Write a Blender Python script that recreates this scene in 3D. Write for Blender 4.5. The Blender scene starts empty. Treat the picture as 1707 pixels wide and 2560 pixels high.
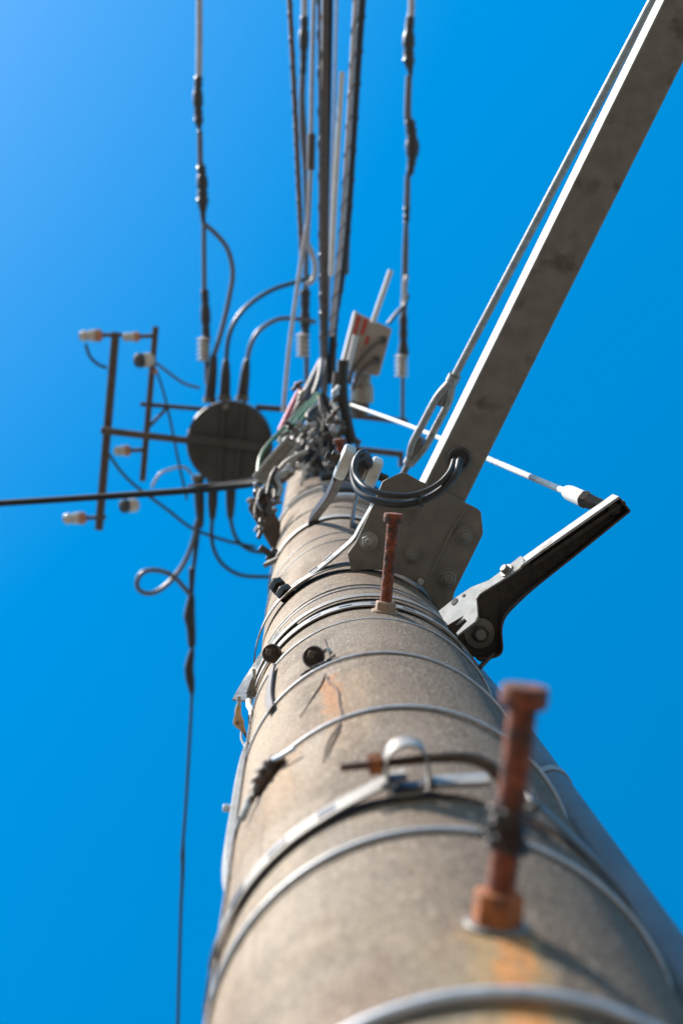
import bpy, math, random
from mathutils import Vector, Matrix
random.seed(7)
sc = bpy.context.scene
col = sc.collection
R_ = math.radians

# ------------------------------------------------------------------ camera
FPX, CX, CY = 4200.0, 853.5, 1280.0            # focal length and centre in photo pixels (1707 x 2560)
u = Vector((746.87 - CX, -(956.10 - CY), -FPX)).normalized()    # world up seen in camera space
xw = (Vector((1, 0, 0)) - u * u.x).normalized()
yw = u.cross(xw)
M = Matrix((xw, yw, u))                        # camera space -> world
cam_d = bpy.data.cameras.new('camera')
cam = bpy.data.objects.new('camera', cam_d)
col.objects.link(cam)
cam.matrix_world = M.to_4x4()
cam_d.sensor_fit = 'VERTICAL'
cam_d.sensor_height = 36.0
cam_d.sensor_width = 24.0
cam_d.lens = 36.0 * FPX / 2560
cam_d.clip_start = 0.02
cam_d.clip_end = 3000
cam_d.dof.use_dof = True
cam_d.dof.focus_distance = 2.62
cam_d.dof.aperture_fstop = 5.5
sc.camera = cam

# ------------------------------------------------------------------ sky, sun, exposure
SUN_AZ, SUN_EL = -142.0, 45.0                  # azimuth from +X (deg), elevation
sd = Vector((math.cos(R_(SUN_AZ)) * math.cos(R_(SUN_EL)), math.sin(R_(SUN_AZ)) * math.cos(R_(SUN_EL)), math.sin(R_(SUN_EL))))
w = bpy.data.worlds.new('World')
sc.world = w
w.use_nodes = True
nt = w.node_tree
bg = nt.nodes['Background']
sky = nt.nodes.new('ShaderNodeTexSky')
sky.sky_type = 'NISHITA'
sky.sun_disc = False
sky.sun_elevation = R_(SUN_EL)
sky.sun_rotation = R_(90.0 - SUN_AZ)
sky.altitude = 300
sky.air_density = 1.0
sky.dust_density = 0.80
sky.ozone_density = 3.0
hs = nt.nodes.new('ShaderNodeHueSaturation')
hs.inputs['Saturation'].default_value = 1.5
hs.inputs['Hue'].default_value = 0.486
nt.links.new(sky.outputs[0], hs.inputs['Color'])
nt.links.new(hs.outputs[0], bg.inputs[0])
bg.inputs[1].default_value = 0.15
sl = bpy.data.lights.new('sun', 'SUN')
sl.energy = 5.0
sl.angle = R_(0.5)
sl.color = (1.0, 0.93, 0.84)
so = bpy.data.objects.new('sun', sl)
col.objects.link(so)
so.rotation_euler = sd.to_track_quat('Z', 'Y').to_euler()
sc.view_settings.view_transform = 'Standard'
sc.view_settings.look = 'None'
sc.view_settings.gamma = 1
sc.view_settings.exposure = 0.97

# ------------------------------------------------------------------ measuring helpers
AX, AY, RP = 0.1022, 0.4901, 0.17              # pole axis and radius (the lens is the origin)
def ray(x, y):
    return (M @ Vector((x - CX, -(y - CY), -FPX)))
def P(x, y, z):
    d = ray(x, y)
    return d * (z / d.z)
def S(x, y, r=RP):
    d = ray(x, y)
    a = d.x ** 2 + d.y ** 2
    b = -2 * (d.x * AX + d.y * AY)
    c = AX * AX + AY * AY - r * r
    D = max(0, b * b - 4 * a * c)
    return d * ((-b - math.sqrt(D)) / 2 / a)
def ang(p):
    return math.degrees(math.atan2(p[1] - AY, p[0] - AX))
def C(a, r, z):
    return Vector((AX + math.cos(R_(a)) * r, AY + math.sin(R_(a)) * r, z))
def PP(*t):
    return [P(*q) for q in t]

# ------------------------------------------------------------------ materials
MATS = {}
def mat(name, c1, c2=None, rough=0.5, metal=0.0, scale=30.0, bump=0.0, bscale=200.0, spec=0.5, c3=None, c3amt=0.6, c3scale=8.0):
    m = bpy.data.materials.new(name)
    m.use_nodes = True
    t = m.node_tree
    b = t.nodes['Principled BSDF']
    b.inputs['Metallic'].default_value = metal
    b.inputs['Specular IOR Level'].default_value = spec
    tc = t.nodes.new('ShaderNodeTexCoord')
    def noise(sc_, det=5):
        n = t.nodes.new('ShaderNodeTexNoise')
        n.inputs['Scale'].default_value = sc_
        n.inputs['Detail'].default_value = det
        t.links.new(tc.outputs['Object'], n.inputs['Vector'])
        return n.outputs['Fac']
    c2 = c2 or c1
    n1 = noise(scale)
    r = t.nodes.new('ShaderNodeValToRGB')
    r.color_ramp.elements[0].position = .35
    r.color_ramp.elements[1].position = .68
    r.color_ramp.elements[0].color = (*c1, 1)
    r.color_ramp.elements[1].color = (*c2, 1)
    t.links.new(n1, r.inputs[0])
    out = r.outputs[0]
    if c3:
        n3 = noise(c3scale, 8)
        r3 = t.nodes.new('ShaderNodeValToRGB')
        r3.color_ramp.elements[0].position = c3amt
        r3.color_ramp.elements[1].position = c3amt + .1
        t.links.new(n3, r3.inputs[0])
        mx = t.nodes.new('ShaderNodeMix')
        mx.data_type = 'RGBA'
        t.links.new(r3.outputs[0], mx.inputs[0])
        t.links.new(out, mx.inputs[6])
        mx.inputs[7].default_value = (*c3, 1)
        out = mx.outputs[2]
    t.links.new(out, b.inputs['Base Color'])
    mr = t.nodes.new('ShaderNodeMapRange')
    mr.inputs[3].default_value = max(.05, rough - .1)
    mr.inputs[4].default_value = min(1, rough + .12)
    t.links.new(noise(scale * 2.3), mr.inputs[0])
    t.links.new(mr.outputs[0], b.inputs['Roughness'])
    if bump:
        bp = t.nodes.new('ShaderNodeBump')
        bp.inputs['Strength'].default_value = 1.0
        bp.inputs['Distance'].default_value = bump
        t.links.new(noise(bscale, 3), bp.inputs['Height'])
        t.links.new(bp.outputs[0], b.inputs['Normal'])
    MATS[name] = m
    return m
mat('galvanised', (.21, .20, .185), (.32, .31, .285), .50, .35, 60, .0006, 150, c3=(.26, .225, .18), c3amt=.58, c3scale=14)
mat('galvanised_old', (.148, .137, .120), (.195, .182, .160), .6, .3, 34, .0005, 120, c3=(.095, .083, .068), c3amt=.58, c3scale=16)
mat('white_steel', (.27, .275, .27), (.37, .37, .36), .85, 0, 40, .0004, 100, c3=(.20, .165, .135), c3amt=.58, c3scale=30)
mat('steel_wire', (.38, .40, .43), (.50, .52, .55), .5, .35, 80, c3=(.27, .25, .22), c3amt=.6, c3scale=40)
mat('dark_steel', (.036, .029, .024), (.07, .056, .046), .5, .5, 90, .0006, 300, c3=(.10, .055, .035), c3amt=.6, c3scale=60)
mat('rust', (.12, .030, .014), (.25, .062, .022), .82, 0, 160, .0012, 260, c3=(.06, .030, .022), c3amt=.48, c3scale=70)
mat('rust_orange', (.36, .115, .03), (.18, .055, .02), .85, 0, 90, .001, 250, c3=(.07, .035, .022), c3amt=.5, c3scale=70)
mat('rust_faded', (.24, .16, .11), (.33, .24, .17), .85, 0, 120, .0008, 250, c3=(.25, .10, .05), c3amt=.55, c3scale=70)
mat('brown_steel', (.055, .036, .025), (.10, .066, .045), .6, .2, 120, .0006, 300, c3=(.13, .065, .035), c3amt=.58, c3scale=90)
mat('black_rubber', (.022, .022, .024), (.035, .034, .034), .38, 0, 60, spec=.6)
mat('black_cable', (.020, .020, .022), (.032, .029, .026), .48, 0, 60, spec=.45)
mat('matt_cable', (.018, .017, .016), (.03, .028, .026), .75, 0, 60, spec=.2)
mat('grey_cable', (.09, .09, .095), (.14, .14, .15), .35, .1, 60)
mat('brown_cable', (.075, .055, .043), (.13, .10, .078), .55, 0, 90)
mat('pale_cable', (.33, .33, .36), (.44, .44, .47), .4, 0, 40)
mat('blue_black_cable', (.012, .03, .045), (.02, .045, .06), .35, 0, 40, spec=.7)
mat('porcelain', (.50, .47, .41), (.58, .55, .50), .22, 0, 50, c3=(.52, .47, .40), c3amt=.66, c3scale=40)
mat('porcelain_brown', (.36, .16, .09), (.50, .24, .14), .3, 0, 50)
mat('white_plastic', (.52, .53, .52), (.60, .60, .59), .4, 0, 20)
mat('grey_pvc', (.085, .092, .096), (.115, .125, .130), .5, 0, 14, spec=.35, c3=(.075, .080, .082), c3amt=.6, c3scale=6)
mat('paint_grey', (.30, .26, .215), (.37, .33, .28), .5, 0, 25, c3=(.16, .12, .09), c3amt=.6, c3scale=12)
mat('red_plastic', (.50, .045, .03), (.36, .04, .03), .45)
mat('green_cable', (.03, .10, .018), (.08, .16, .04), .4)
mat('tank_paint', (.040, .039, .036), (.060, .058, .053), .55, 0, 12, c3=(.03, .026, .022), c3amt=.55, c3scale=6)
mat('arm_paint', (.075, .055, .042), (.11, .085, .065), .6, .1, 30)
mat('tan_plastic', (.42, .28, .15), (.50, .35, .20), .45, 0, 120)
mat('root_brown', (.09, .055, .035), (.16, .10, .07), .9, 0, 200)
mat('pale_resin', (.72, .70, .62), (.78, .77, .70), .5)
mat('ground', (.125, .10, .075), (.155, .125, .095), .9, 0, .7, c3=(.10, .085, .065), c3amt=.55, c3scale=.25)

def concrete():
    m = bpy.data.materials.new('concrete')
    m.use_nodes = True
    t = m.node_tree
    N, L = t.nodes, t.links
    b = N['Principled BSDF']
    b.inputs['Roughness'].default_value = .88
    b.inputs['Specular IOR Level'].default_value = .25
    tc = N.new('ShaderNodeTexCoord')
    sep = N.new('ShaderNodeSeparateXYZ')
    L.new(tc.outputs['Object'], sep.inputs[0])
    def math_(op, a, b_=None, c=None):
        n = N.new('ShaderNodeMath')
        n.operation = op
        for i, v in enumerate((a, b_, c)):
            if v is None: continue
            if isinstance(v, (int, float)): n.inputs[i].default_value = v
            else: L.new(v, n.inputs[i])
        return n.outputs[0]
    def noise(scale, det=4, vec=None, rough=.5):
        n = N.new('ShaderNodeTexNoise')
        n.inputs['Scale'].default_value = scale
        n.inputs['Detail'].default_value = det
        n.inputs['Roughness'].default_value = rough
        L.new(vec or tc.outputs['Object'], n.inputs['Vector'])
        return n.outputs['Fac']
    def ramp(f, p0, p1):
        n = N.new('ShaderNodeMapRange')
        n.interpolation_type = 'SMOOTHSTEP'
        n.inputs[1].default_value = p0
        n.inputs[2].default_value = p1
        L.new(f, n.inputs[0])
        return n.outputs[0]
    def mix(f, a, b_, mode='MIX'):
        n = N.new('ShaderNodeMix')
        n.data_type = 'RGBA'
        n.blend_type = mode
        if isinstance(f, (int, float)): n.inputs[0].default_value = f
        else: L.new(f, n.inputs[0])
        for i, v in ((6, a), (7, b_)):
            if isinstance(v, tuple): n.inputs[i].default_value = (*v, 1)
            else: L.new(v, n.inputs[i])
        return n.outputs[2]
    mp = N.new('ShaderNodeMapping')
    mp.inputs['Scale'].default_value = (1, 1, .22)
    L.new(tc.outputs['Object'], mp.inputs[0])
    streak = mp.outputs[0]
    a = math_('DEGREES', math_('ARCTAN2', sep.outputs[1], sep.outputs[0]))
    z = sep.outputs[2]
    c = mix(ramp(noise(9, 5, streak), .38, .62), (.125, .103, .080), (.33, .27, .205))
    c = mix(math_('MULTIPLY', ramp(noise(16, 6, streak), .50, .68), .55), c, (.22, .155, .10))
    c = mix(math_('MULTIPLY', ramp(noise(11, 7), .48, .58), .6), c, (.155, .135, .115))
    c = mix(math_('MULTIPLY', ramp(noise(21, 6), .52, .62), .6), c, (.42, .345, .275))
    c = mix(math_('MULTIPLY', ramp(noise(31, 6, streak), .55, .72), .4), c, (.18, .165, .11))
    c = mix(math_('MULTIPLY', ramp(noise(5.5, 5, streak), .44, .58), .5), c, (.27, .18, .115))
    c = mix(math_('MULTIPLY', ramp(noise(8.5, 5), .50, .62), .5), c, (.36, .32, .285))
    # brown shade of the right-hand side, turned from the sun, painted into the colour
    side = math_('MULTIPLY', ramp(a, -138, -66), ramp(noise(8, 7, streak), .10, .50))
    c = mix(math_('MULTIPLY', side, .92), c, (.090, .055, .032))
    # rust runs: (angle centre, half width, z top, z bottom, colour, strength)
    wob = math_('MULTIPLY', math_('SUBTRACT', noise(22, 4), .5), 14)
    aw = math_('ADD', a, wob)
    def stain(a0, hw, zt, zb, colour, k, c, soft=.5):
        d = math_('ABSOLUTE', math_('SUBTRACT', aw, a0))
        mk = ramp(d, hw, hw * (1 - soft))
        zz = math_('MULTIPLY', ramp(z, zb, zb + (zt - zb) * .55), ramp(z, zt + .012, zt))
        mk = math_('MULTIPLY', math_('MULTIPLY', mk, zz), math_('MULTIPLY', ramp(noise(38, 5, streak), .12, .42), k))
        return mix(mk, c, colour)
    for s in STAINS[::-1]:
        c = stain(*s, c)
    lit_side = math_('MULTIPLY', ramp(a, -108, -150), ramp(noise(7, 7, streak), .40, .60))  # paler sunlit left side, painted into the colour in patches
    c = mix(math_('MULTIPLY', lit_side, .78), c, (.50, .425, .335))
    mp2 = N.new('ShaderNodeMapping')
    mp2.inputs['Scale'].default_value = (1, 1, .05)
    L.new(tc.outputs['Object'], mp2.inputs[0])
    c = mix(math_('MULTIPLY', ramp(noise(42, 4, mp2.outputs[0]), .52, .66), .45), c, (.17, .12, .085))
    # aggregate grain
    g = noise(360, 1)
    c = mix(ramp(g, .56, .70), c, mix(.50, c, (.85, .74, .60)))
    c = mix(ramp(noise(900, 1), .60, .68), c, mix(.5, c, (.85, .78, .68)))
    c = mix(ramp(noise(330, 2), .54, .68), c, mix(.58, c, (.05, .037, .026)))
    c = mix(math_('MULTIPLY', ramp(noise(90, 3), .62, .72), .55), c, (.12, .09, .065))
    vo = N.new('ShaderNodeTexVoronoi')
    vo.inputs['Scale'].default_value = 75
    L.new(tc.outputs['Object'], vo.inputs['Vector'])
    pit = math_('MULTIPLY', ramp(vo.outputs['Distance'], .16, .09), ramp(noise(19, 2), .5, .56))
    c = mix(math_('MULTIPLY', pit, .85), c, (.05, .04, .03))
    c = mix(1.0, c, (.70, .65, .59), 'MULTIPLY')
    L.new(c, b.inputs['Base Color'])
    bp = N.new('ShaderNodeBump')
    bp.inputs['Distance'].default_value = .0016
    L.new(math_('ADD', noise(360, 3), math_('MULTIPLY', noise(60, 3), .8)), bp.inputs['Height'])
    L.new(bp.outputs[0], b.inputs['Normal'])
    MATS['concrete'] = m
s1, s2, s3 = S(1235, 2330), S(812, 1700), S(850, 1790)
STAINS = [(ang(s1) + 1.5, 5, s1.z - .005, s1.z - .34, (.66, .26, .045), .95),
          (ang(s1) + 1, 11, s1.z - .0, s1.z - .30, (.42, .27, .11), .8),
          (ang(s1) - 8, 9, s1.z - .01, s1.z - .34, (.30, .235, .13), .4),
          (ang(s1) - 30, 12, s1.z - .02, s1.z - .22, (.21, .12, .08), .45),
          (ang(s2) + 3, 4.5, s2.z + .01, s2.z - .30, (.40, .17, .055), .8),
          (ang(s2) + 6, 10, s2.z - .03, s2.z - .42, (.33, .215, .115), .55),
          (ang(s3) + 3, 12, s2.z, s2.z - .5, (.36, .25, .15), .4),
          (-135, 10, 1.64, 1.38, (.42, .25, .12), .6),
          (-121, 7, 1.60, 1.42, (.50, .44, .36), .4),
          (-160, 14, 2.2, 1.2, (.46, .36, .26), .5),
          (-88, 7, .99, .70, (.20, .13, .09), .5)]
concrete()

# ------------------------------------------------------------------ mesh building
class MB:
    def __init__(s):
        s.v, s.f = [], []
    def add(s, vs, fs):
        o = len(s.v)
        s.v += [Vector(q) for q in vs]
        s.f += [tuple(i + o for i in f) for f in fs]
        return s
    def sweep(s, path, prof, up=None, closed=False, cap=True, scales=None):
        """sweep a closed 2D profile [(a, b)] along a path; a goes along side, b along up"""
        n, k = len(path), len(prof)
        vs, pu = [], None
        for i, p in enumerate(path):
            if closed: t = path[(i + 1) % n] - path[i - 1]
            else: t = path[min(i + 1, n - 1)] - path[max(i - 1, 0)]
            t = t.normalized() if t.length > 1e-9 else Vector((0, 0, 1))
            if up is not None:
                uu = (up(i) if callable(up) else up)
                uu = (uu - t * uu.dot(t)).normalized()
            else:
                if pu is None:
                    pu = Vector((0, 0, 1)) if abs(t.z) < .9 else Vector((1, 0, 0))
                uu = (pu - t * pu.dot(t)).normalized()
                pu = uu
            sd_ = t.cross(uu)
            q = scales[i] if scales else 1.0
            vs += [p + sd_ * (a * q) + uu * (b * q) for a, b in prof]
        fs = []
        m = n if closed else n - 1
        for i in range(m):
            j = (i + 1) % n
            for c in range(k):
                d = (c + 1) % k
                fs.append((i * k + c, i * k + d, j * k + d, j * k + c))
        if cap and not closed:
            fs.append(tuple(range(k))[::-1])
            fs.append(tuple((n - 1) * k + c for c in range(k)))
        return s.add(vs, fs)
    def tube(s, path, r, n=10, closed=False, cap=True):
        rr = r if isinstance(r, (list, tuple)) else None
        prof = [(math.cos(2 * math.pi * i / n), math.sin(2 * math.pi * i / n)) for i in range(n)]
        return s.sweep(path, prof, None, closed, cap, [q for q in rr] if rr else [r] * len(path))
    def rib(s, path, h, t, up, closed=False):
        """flat ribbon: h along up, t thick"""
        return s.sweep(path, [(-t / 2, -h / 2), (t / 2, -h / 2), (t / 2, h / 2), (-t / 2, h / 2)], up, closed)
    def bar(s, a, b, wd, ht, up=Vector((0, 0, 1))):
        return s.rib([a, b], ht, wd, up)
    def prism(s, pts, off):
        """polygon extruded by a vector"""
        n = len(pts)
        return s.add(list(pts) + [p + off for p in pts],
                     [tuple(range(n)), tuple(range(2 * n - 1, n - 1, -1))] + [(i, i + n, (i + 1) % n + n, (i + 1) % n) for i in range(n)])
    def lathe(s, o, d, prof, n=20, up=None, phase=0):
        """prof: [(distance along d, radius)]"""
        d = d.normalized()
        a = (Vector((0, 0, 1)) if abs(d.z) < .9 else Vector((1, 0, 0)))
        a = (a - d * a.dot(d)).normalized()
        b = d.cross(a)
        vs, fs = [], []
        for t, r in prof:
            for i in range(n):
                q = 2 * math.pi * i / n + phase
                vs.append(o + d * t + a * (math.cos(q) * r) + b * (math.sin(q) * r))
        for k in range(len(prof) - 1):
            for i in range(n):
                j = (i + 1) % n
                fs.append((k * n + i, k * n + j, (k + 1) * n + j, (k + 1) * n + i))
        fs.append(tuple(range(n))[::-1])
        fs.append(tuple((len(prof) - 1) * n + i for i in range(n)))
        return s.add(vs, fs)
    def hexa(s, o, d, r, h, phase=0.3):
        c = r * .12
        return s.lathe(o, d, [(0, r), (h - c, r), (h, r * .88)], 6, phase=phase)
    def ring(s, z, rad, r, n=96, tilt=(0, 0), nn=8, wob=0):
        pts = []
        for i in range(n):
            q = 360 * i / n
            p = C(q, rad + wob * math.sin(3 * R_(q) + z * 7), z)
            p.z += tilt[0] * math.cos(R_(q)) + tilt[1] * math.sin(R_(q)) + wob * 1.2 * math.sin(2 * R_(q) + z * 11)
            pts.append(p)
        return s.tube(pts, r, nn, True)
    def build(s, name, m, parent=None, bevel=0, smooth=True, base=None):
        me = bpy.data.meshes.new(name)
        if parent is not None:
            base = Vector(parent['_b'])
        elif base is None:
            base = s.v[0].copy()
            lo = min(s.v, key=lambda q: q.z)
            base = lo.copy()
        me.from_pydata([tuple(q - base) for q in s.v], [], s.f)
        me.validate()
        import bmesh
        bm = bmesh.new()
        bm.from_mesh(me)
        bmesh.ops.recalc_face_normals(bm, faces=bm.faces)
        bm.to_mesh(me)
        bm.free()
        if smooth:
            for p in me.polygons: p.use_smooth = True
            me.set_sharp_from_angle(angle=R_(38))
        me.materials.append(MATS[m])
        o = bpy.data.objects.new(name, me)
        col.objects.link(o)
        if parent is not None:
            o.parent = parent
            o['_b'] = parent['_b']
        else:
            o.location = base
            o['_b'] = tuple(base)
        if bevel:
            bv = o.modifiers.new('bevel', 'BEVEL')
            bv.width = bevel
            bv.segments = 2
            bv.limit_method = 'ANGLE'
            bv.angle_limit = R_(40)
        return o
def tag(o, label=None, cat=None, group=None, kind=None):
    if label: o['label'] = label
    if cat: o['category'] = cat
    if group: o['group'] = group
    if kind: o['kind'] = kind
    return o
def thing(name, loc, label, cat, group=None):
    o = bpy.data.objects.new(name, None)
    col.objects.link(o)
    o.location = loc
    o.empty_display_size = .02
    o['_b'] = tuple(loc)
    return tag(o, label, cat, group)
def smooth_path(pts, k=8):
    out, n = [], len(pts)
    for i in range(n - 1):
        p0, p1, p2, p3 = pts[max(i - 1, 0)], pts[i], pts[i + 1], pts[min(i + 2, n - 1)]
        for j in range(k):
            t = j / k
            out.append(.5 * ((2 * p1) + (p2 - p0) * t + (2 * p0 - 5 * p1 + 4 * p2 - p3) * t * t + (3 * p1 - p0 - 3 * p2 + p3) * t ** 3))
    out.append(pts[-1])
    return out
def lerp_r(rs, k=8):
    out = []
    for i in range(len(rs) - 1):
        for j in range(k): out.append(rs[i] + (rs[i + 1] - rs[i]) * j / k)
    return out + [rs[-1]]
def wire(name, pts, r, m, label, cat='cable', group=None, k=8, n=10):
    return tag(MB().tube(smooth_path(PP(*pts), k), r, n).build(name, m), label, cat, group)
UP = Vector((0, 0, 1))

# ------------------------------------------------------------------ ground
g = MB().add([(-900, -900, -1.6), (900, -900, -1.6), (900, 900, -1.6), (-900, 900, -1.6)], [(0, 1, 2, 3)])
tag(g.build('ground', 'ground', base=Vector((0, 0, -1.6))), kind='structure')

# ------------------------------------------------------------------ pole
prof = [(0, RP)] + [(1.6 + z, RP) for z in (0, .6, 1.2, 1.8, 2.4, 3, 3.6, 4.2)] + [(1.6 + 6.5, .163), (1.6 + 9.4, .152), (1.6 + 9.42, .13)]
b = MB().lathe(Vector((AX, AY, -1.6)), UP, prof, 128)
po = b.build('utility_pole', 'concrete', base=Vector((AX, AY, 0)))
tag(po, 'tall round concrete utility pole with rust streaks and brown weathering, shade painted on its right side', 'utility pole')

# ------------------------------------------------------------------ wire and steel bands round the pole
def band(x, y, r, label, m='steel_wire', tilt=(0, 0), dz=0, off=None, name='wire_band', wob=.0008):
    z = S(x, y).z + dz
    o = MB().ring(z, RP + (off if off is not None else r * .9), r, 128, tilt, 10, wob).build(name, m)
    return tag(o, label, 'wire band', 'steel wire bands wound round the pole')
band(1171, 2512, .0044, 'wide bright band at the very bottom edge of the photo, nearest the camera')
band(1091, 2081, .0025, 'blurred wire band just under the slotted clamp strap on the lower pole')
band(960, 1776, .0023, 'wire band crossing the orange rust stain midway between the two rusty bolts')
band(930, 1637, .0018, 'wire band that runs through the dark round bolt plug with rootlets')
band(932, 1547, .0013, 'thin wire band directly below the base nut of the upper rusty bolt')
band(890, 1472, .0013, 'thin wire band, lower of the close pair above the upper slotted strap')
band(890, 1465, .0013, 'thin wire band, upper of the close pair above the upper slotted strap', 'galvanised')
band(868, 1350, .0012, 'faint wire band on the bright pole just above the white strap')
band(840, 1334, .0012, 'faint wire band between the white strap and the bolted band above')
band(775, 1232, .004, 'thick bright band round the sunlit pole below the cable clutter')
band(770, 1222, .003, 'topmost bright band round the sunlit pole under the cable clutter', 'galvanised')

def flat_band(z, h, label, m='galvanised', slots=0, tilt=(0, 0), off=.003, name='steel_strap', t=.0022, dark_slots=True):
    root = thing(name, C(-90, RP, z), label, 'strap')
    n = 128
    pts = [C(360 * i / n, RP + off, z + tilt[0] * math.cos(R_(360 * i / n)) + tilt[1] * math.sin(R_(360 * i / n))) for i in range(n)]
    MB().rib(pts, h, t, UP, True).build('band', m, root)
    if slots:
        for i in range(slots):
            mb = MB()
            a0 = 360 * i / slots
            if not (-180 < a0 - 360 < -20): continue
            seg = [C(a0 + q, RP + off + t * .45, z + tilt[0] * math.cos(R_(a0)) + tilt[1] * math.sin(R_(a0))) for q in (0, 2, 4, 6)]
            mb.rib(seg, h * .3, t * .5, UP).build('slot', 'black_rubber', root)
    return root
st = flat_band(2.385, .034, 'slotted steel strap round the pole behind the base of the upper rusty bolt', 'galvanised', 24, (.0, .0), .004)
fs_ = flat_band(2.47, .03, 'dark steel strap sitting just above the slotted strap, lifting off the pole at left', 'galvanised_old', 0, (.028, -.0), .006)
jb = flat_band(3.97, .06, 'bolted steel band round the sunlit pole carrying the white insulator bracket', 'galvanised', 0, (0, 0), .005)
# the bolt that closes it, at the left edge
q0, q1 = P(694, 1397, 4.0), P(650, 1368, 4.0)
bo = MB().tube([q0, q1], .0085, 12).build('bolt', 'dark_steel', jb)
MB().hexa(P(690, 1394, 4.0), (q1 - q0), .019, .02).build('nut', 'dark_steel', bo)
pb = C(-152, RP + .01, 3.97)
MB().bar(P(703, 1388, 3.99), P(684, 1404, 3.93), .01, .055).build('lug', 'galvanised_old', jb)

# ------------------------------------------------------------------ step bolts
def step_bolt(bx, by, hx, hy, dz, label, mats, r=.0085, hr=.0138):
    s = S(bx, by)
    root = thing('step_bolt', s, label, 'bolt', 'rusty climbing bolts screwed into the pole')
    a = ang(s)
    nrm = Vector((math.cos(R_(a)), math.sin(R_(a)), 0))
    e = P(hx, hy, s.z + dz)
    d = (e - s)
    L = d.length
    d.normalize()
    s = s - nrm * .004
    # shaft with shallow rolled dimples
    mb = MB()
    n, k = 22, 60
    vs, fs = [], []
    aa = (UP - d * UP.dot(d)).normalized()
    bb = d.cross(aa)
    for i in range(k + 1):
        t = i / k * L
        for j in range(n):
            q = 2 * math.pi * j / n
            dim = max(0, math.cos(q * 4 + math.floor(t / .009) * math.pi)) ** 3 * max(0, math.sin(t / .009 * math.pi) * (1 if math.floor(t / .009) % 2 == 0 else -1) * (1 if True else 1)) if False else max(0, math.cos(3 * q + t * 340)) ** 4 + max(0, math.cos(3 * q - t * 340)) ** 4
            rr = r * (1 - (.10 if bx < 1100 else .03) * dim * (1 if i < k - 3 else 0)) + random.uniform(-.00012, .00012)
            vs.append(s + d * t + (aa * math.cos(q) + bb * math.sin(q)) * rr)
    for i in range(k):
        for j in range(n):
            fs.append((i * n + j, i * n + (j + 1) % n, (i + 1) * n + (j + 1) % n, (i + 1) * n + j))
    mb.add(vs, fs)
    mb.build('shaft', mats[0], root)
    MB().lathe(s + d * (L - .006), d, [(0, hr * .93), (.0015, hr), (.010, hr), (.0125, hr * .93), (.013, hr * .6)], 28).build('head', mats[0], root, smooth=True)
    MB().hexa(s, nrm, .0155, .019 if bx < 1100 else .026, .15).build('nut', mats[1], root, bevel=.001)
    MB().lathe(s + nrm * .0005, nrm, [(0, .0195), (.0052, .0195), (.0065, .018)], 28).build('washer', mats[2], root)
    return root, s, d, nrm
sb2, p2, d2, n2 = step_bolt(962, 1530, 984, 1288, .0, 'upper rusty climbing bolt in sharp focus, in front of the grey plate', ('rust', 'rust_faded', 'rust_faded'))
sb1, p1, d1, n1 = step_bolt(1240, 2318, 1311, 1725, .0, 'lower rusty climbing bolt, out of focus and nearest the camera, with an orange rust run', ('rust', 'rust_orange', 'galvanised_old'), .0088, .0142)
# a strap end and tie wire wound round the lower bolt
mb = MB()
aa = (UP - d1 * UP.dot(d1)).normalized(); bb = d1.cross(aa)
hp_ = []
for i in range(150):
    q = i / 150 * 2 * math.pi * 5
    rr_ = .0100 + .0014 * math.sin(i * .9) + .0012 * math.sin(i * .37)
    hp_.append(p1 + d1 * (.050 + .026 * i / 150 + .003 * math.sin(i * .21)) + (aa * math.cos(q) + bb * math.sin(q)) * rr_)
mb.tube(hp_, .0021, 8)
for q, l in ((.3, .016), (2.2, .014), (3.6, .018), (5.0, .012)):
    o_ = p1 + d1 * (.055 + .004 * q) + (aa * math.cos(q) + bb * math.sin(q)) * .011
    mb.tube(smooth_path([o_, o_ + (aa * math.cos(q) + bb * math.sin(q)) * l * .5 + d1 * .004, o_ + (aa * math.cos(q + .8) + bb * math.sin(q + .8)) * l - d1 * .004]), .0018, 7)
o = mb.build('tie_wire', 'dark_steel')
tag(o, 'dark tie wire wound round the middle of the lower rusty bolt', 'tie wire')

# ------------------------------------------------------------------ lower clamp strap with its looped ear and hook bolt
HZ = 1.288
hc = thing('clamp_strap', C(-103, RP, HZ), 'slotted galvanised clamp strap low on the pole with a looped ear and hook bolt', 'strap')
def rz(a): return HZ + .0 + .02 * max(0, (-a - 120) / 60)
pts = []
for i in range(120):
    a = -96 - 330 * i / 119
    off = .005
    if i < 10: off += .012 * (1 - i / 10) ** 2
    if i > 112: off += .01 * ((i - 112) / 7) ** 2
    pts.append(C(a, RP + off, HZ + .012 * math.sin(R_(a + 96) / 2)))
MB().rib(pts, .034, .0022, UP).build('strap_band', 'galvanised_old', hc)
for k in range(5):
    a0 = -114 - k * 16
    seg = [C(a0 - q, RP + .0066, HZ + .012 * math.sin(R_(a0 + 96) / 2)) for q in (0, 2, 4, 6)]
    MB().rib(seg, .016, .0016, UP).build('slot', 'black_rubber', hc)
# ear: ribbon loop standing out of the strap
a_e = -95.5
o_e = C(a_e, RP, HZ)
rn = Vector((math.cos(R_(a_e)), math.sin(R_(a_e)), 0)); tn = Vector((-rn.y, rn.x, 0))
lp = [(-.0165, .004), (-.0165, .014), (-.0165, .026), (-.0155, .034), (-.011, .0415), (-.004, .0455), (.004, .0455), (.011, .0415), (.0145, .034), (.0155, .026), (.0155, .012), (.012, .006), (-.004, .0045), (-.014, .0055)]
loop = smooth_path([o_e + tn * x + rn * (y * .92) for x, y in lp], 5)
MB().rib(loop, .032, .0022, UP).build('ear_loop', 'galvanised', hc)
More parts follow.
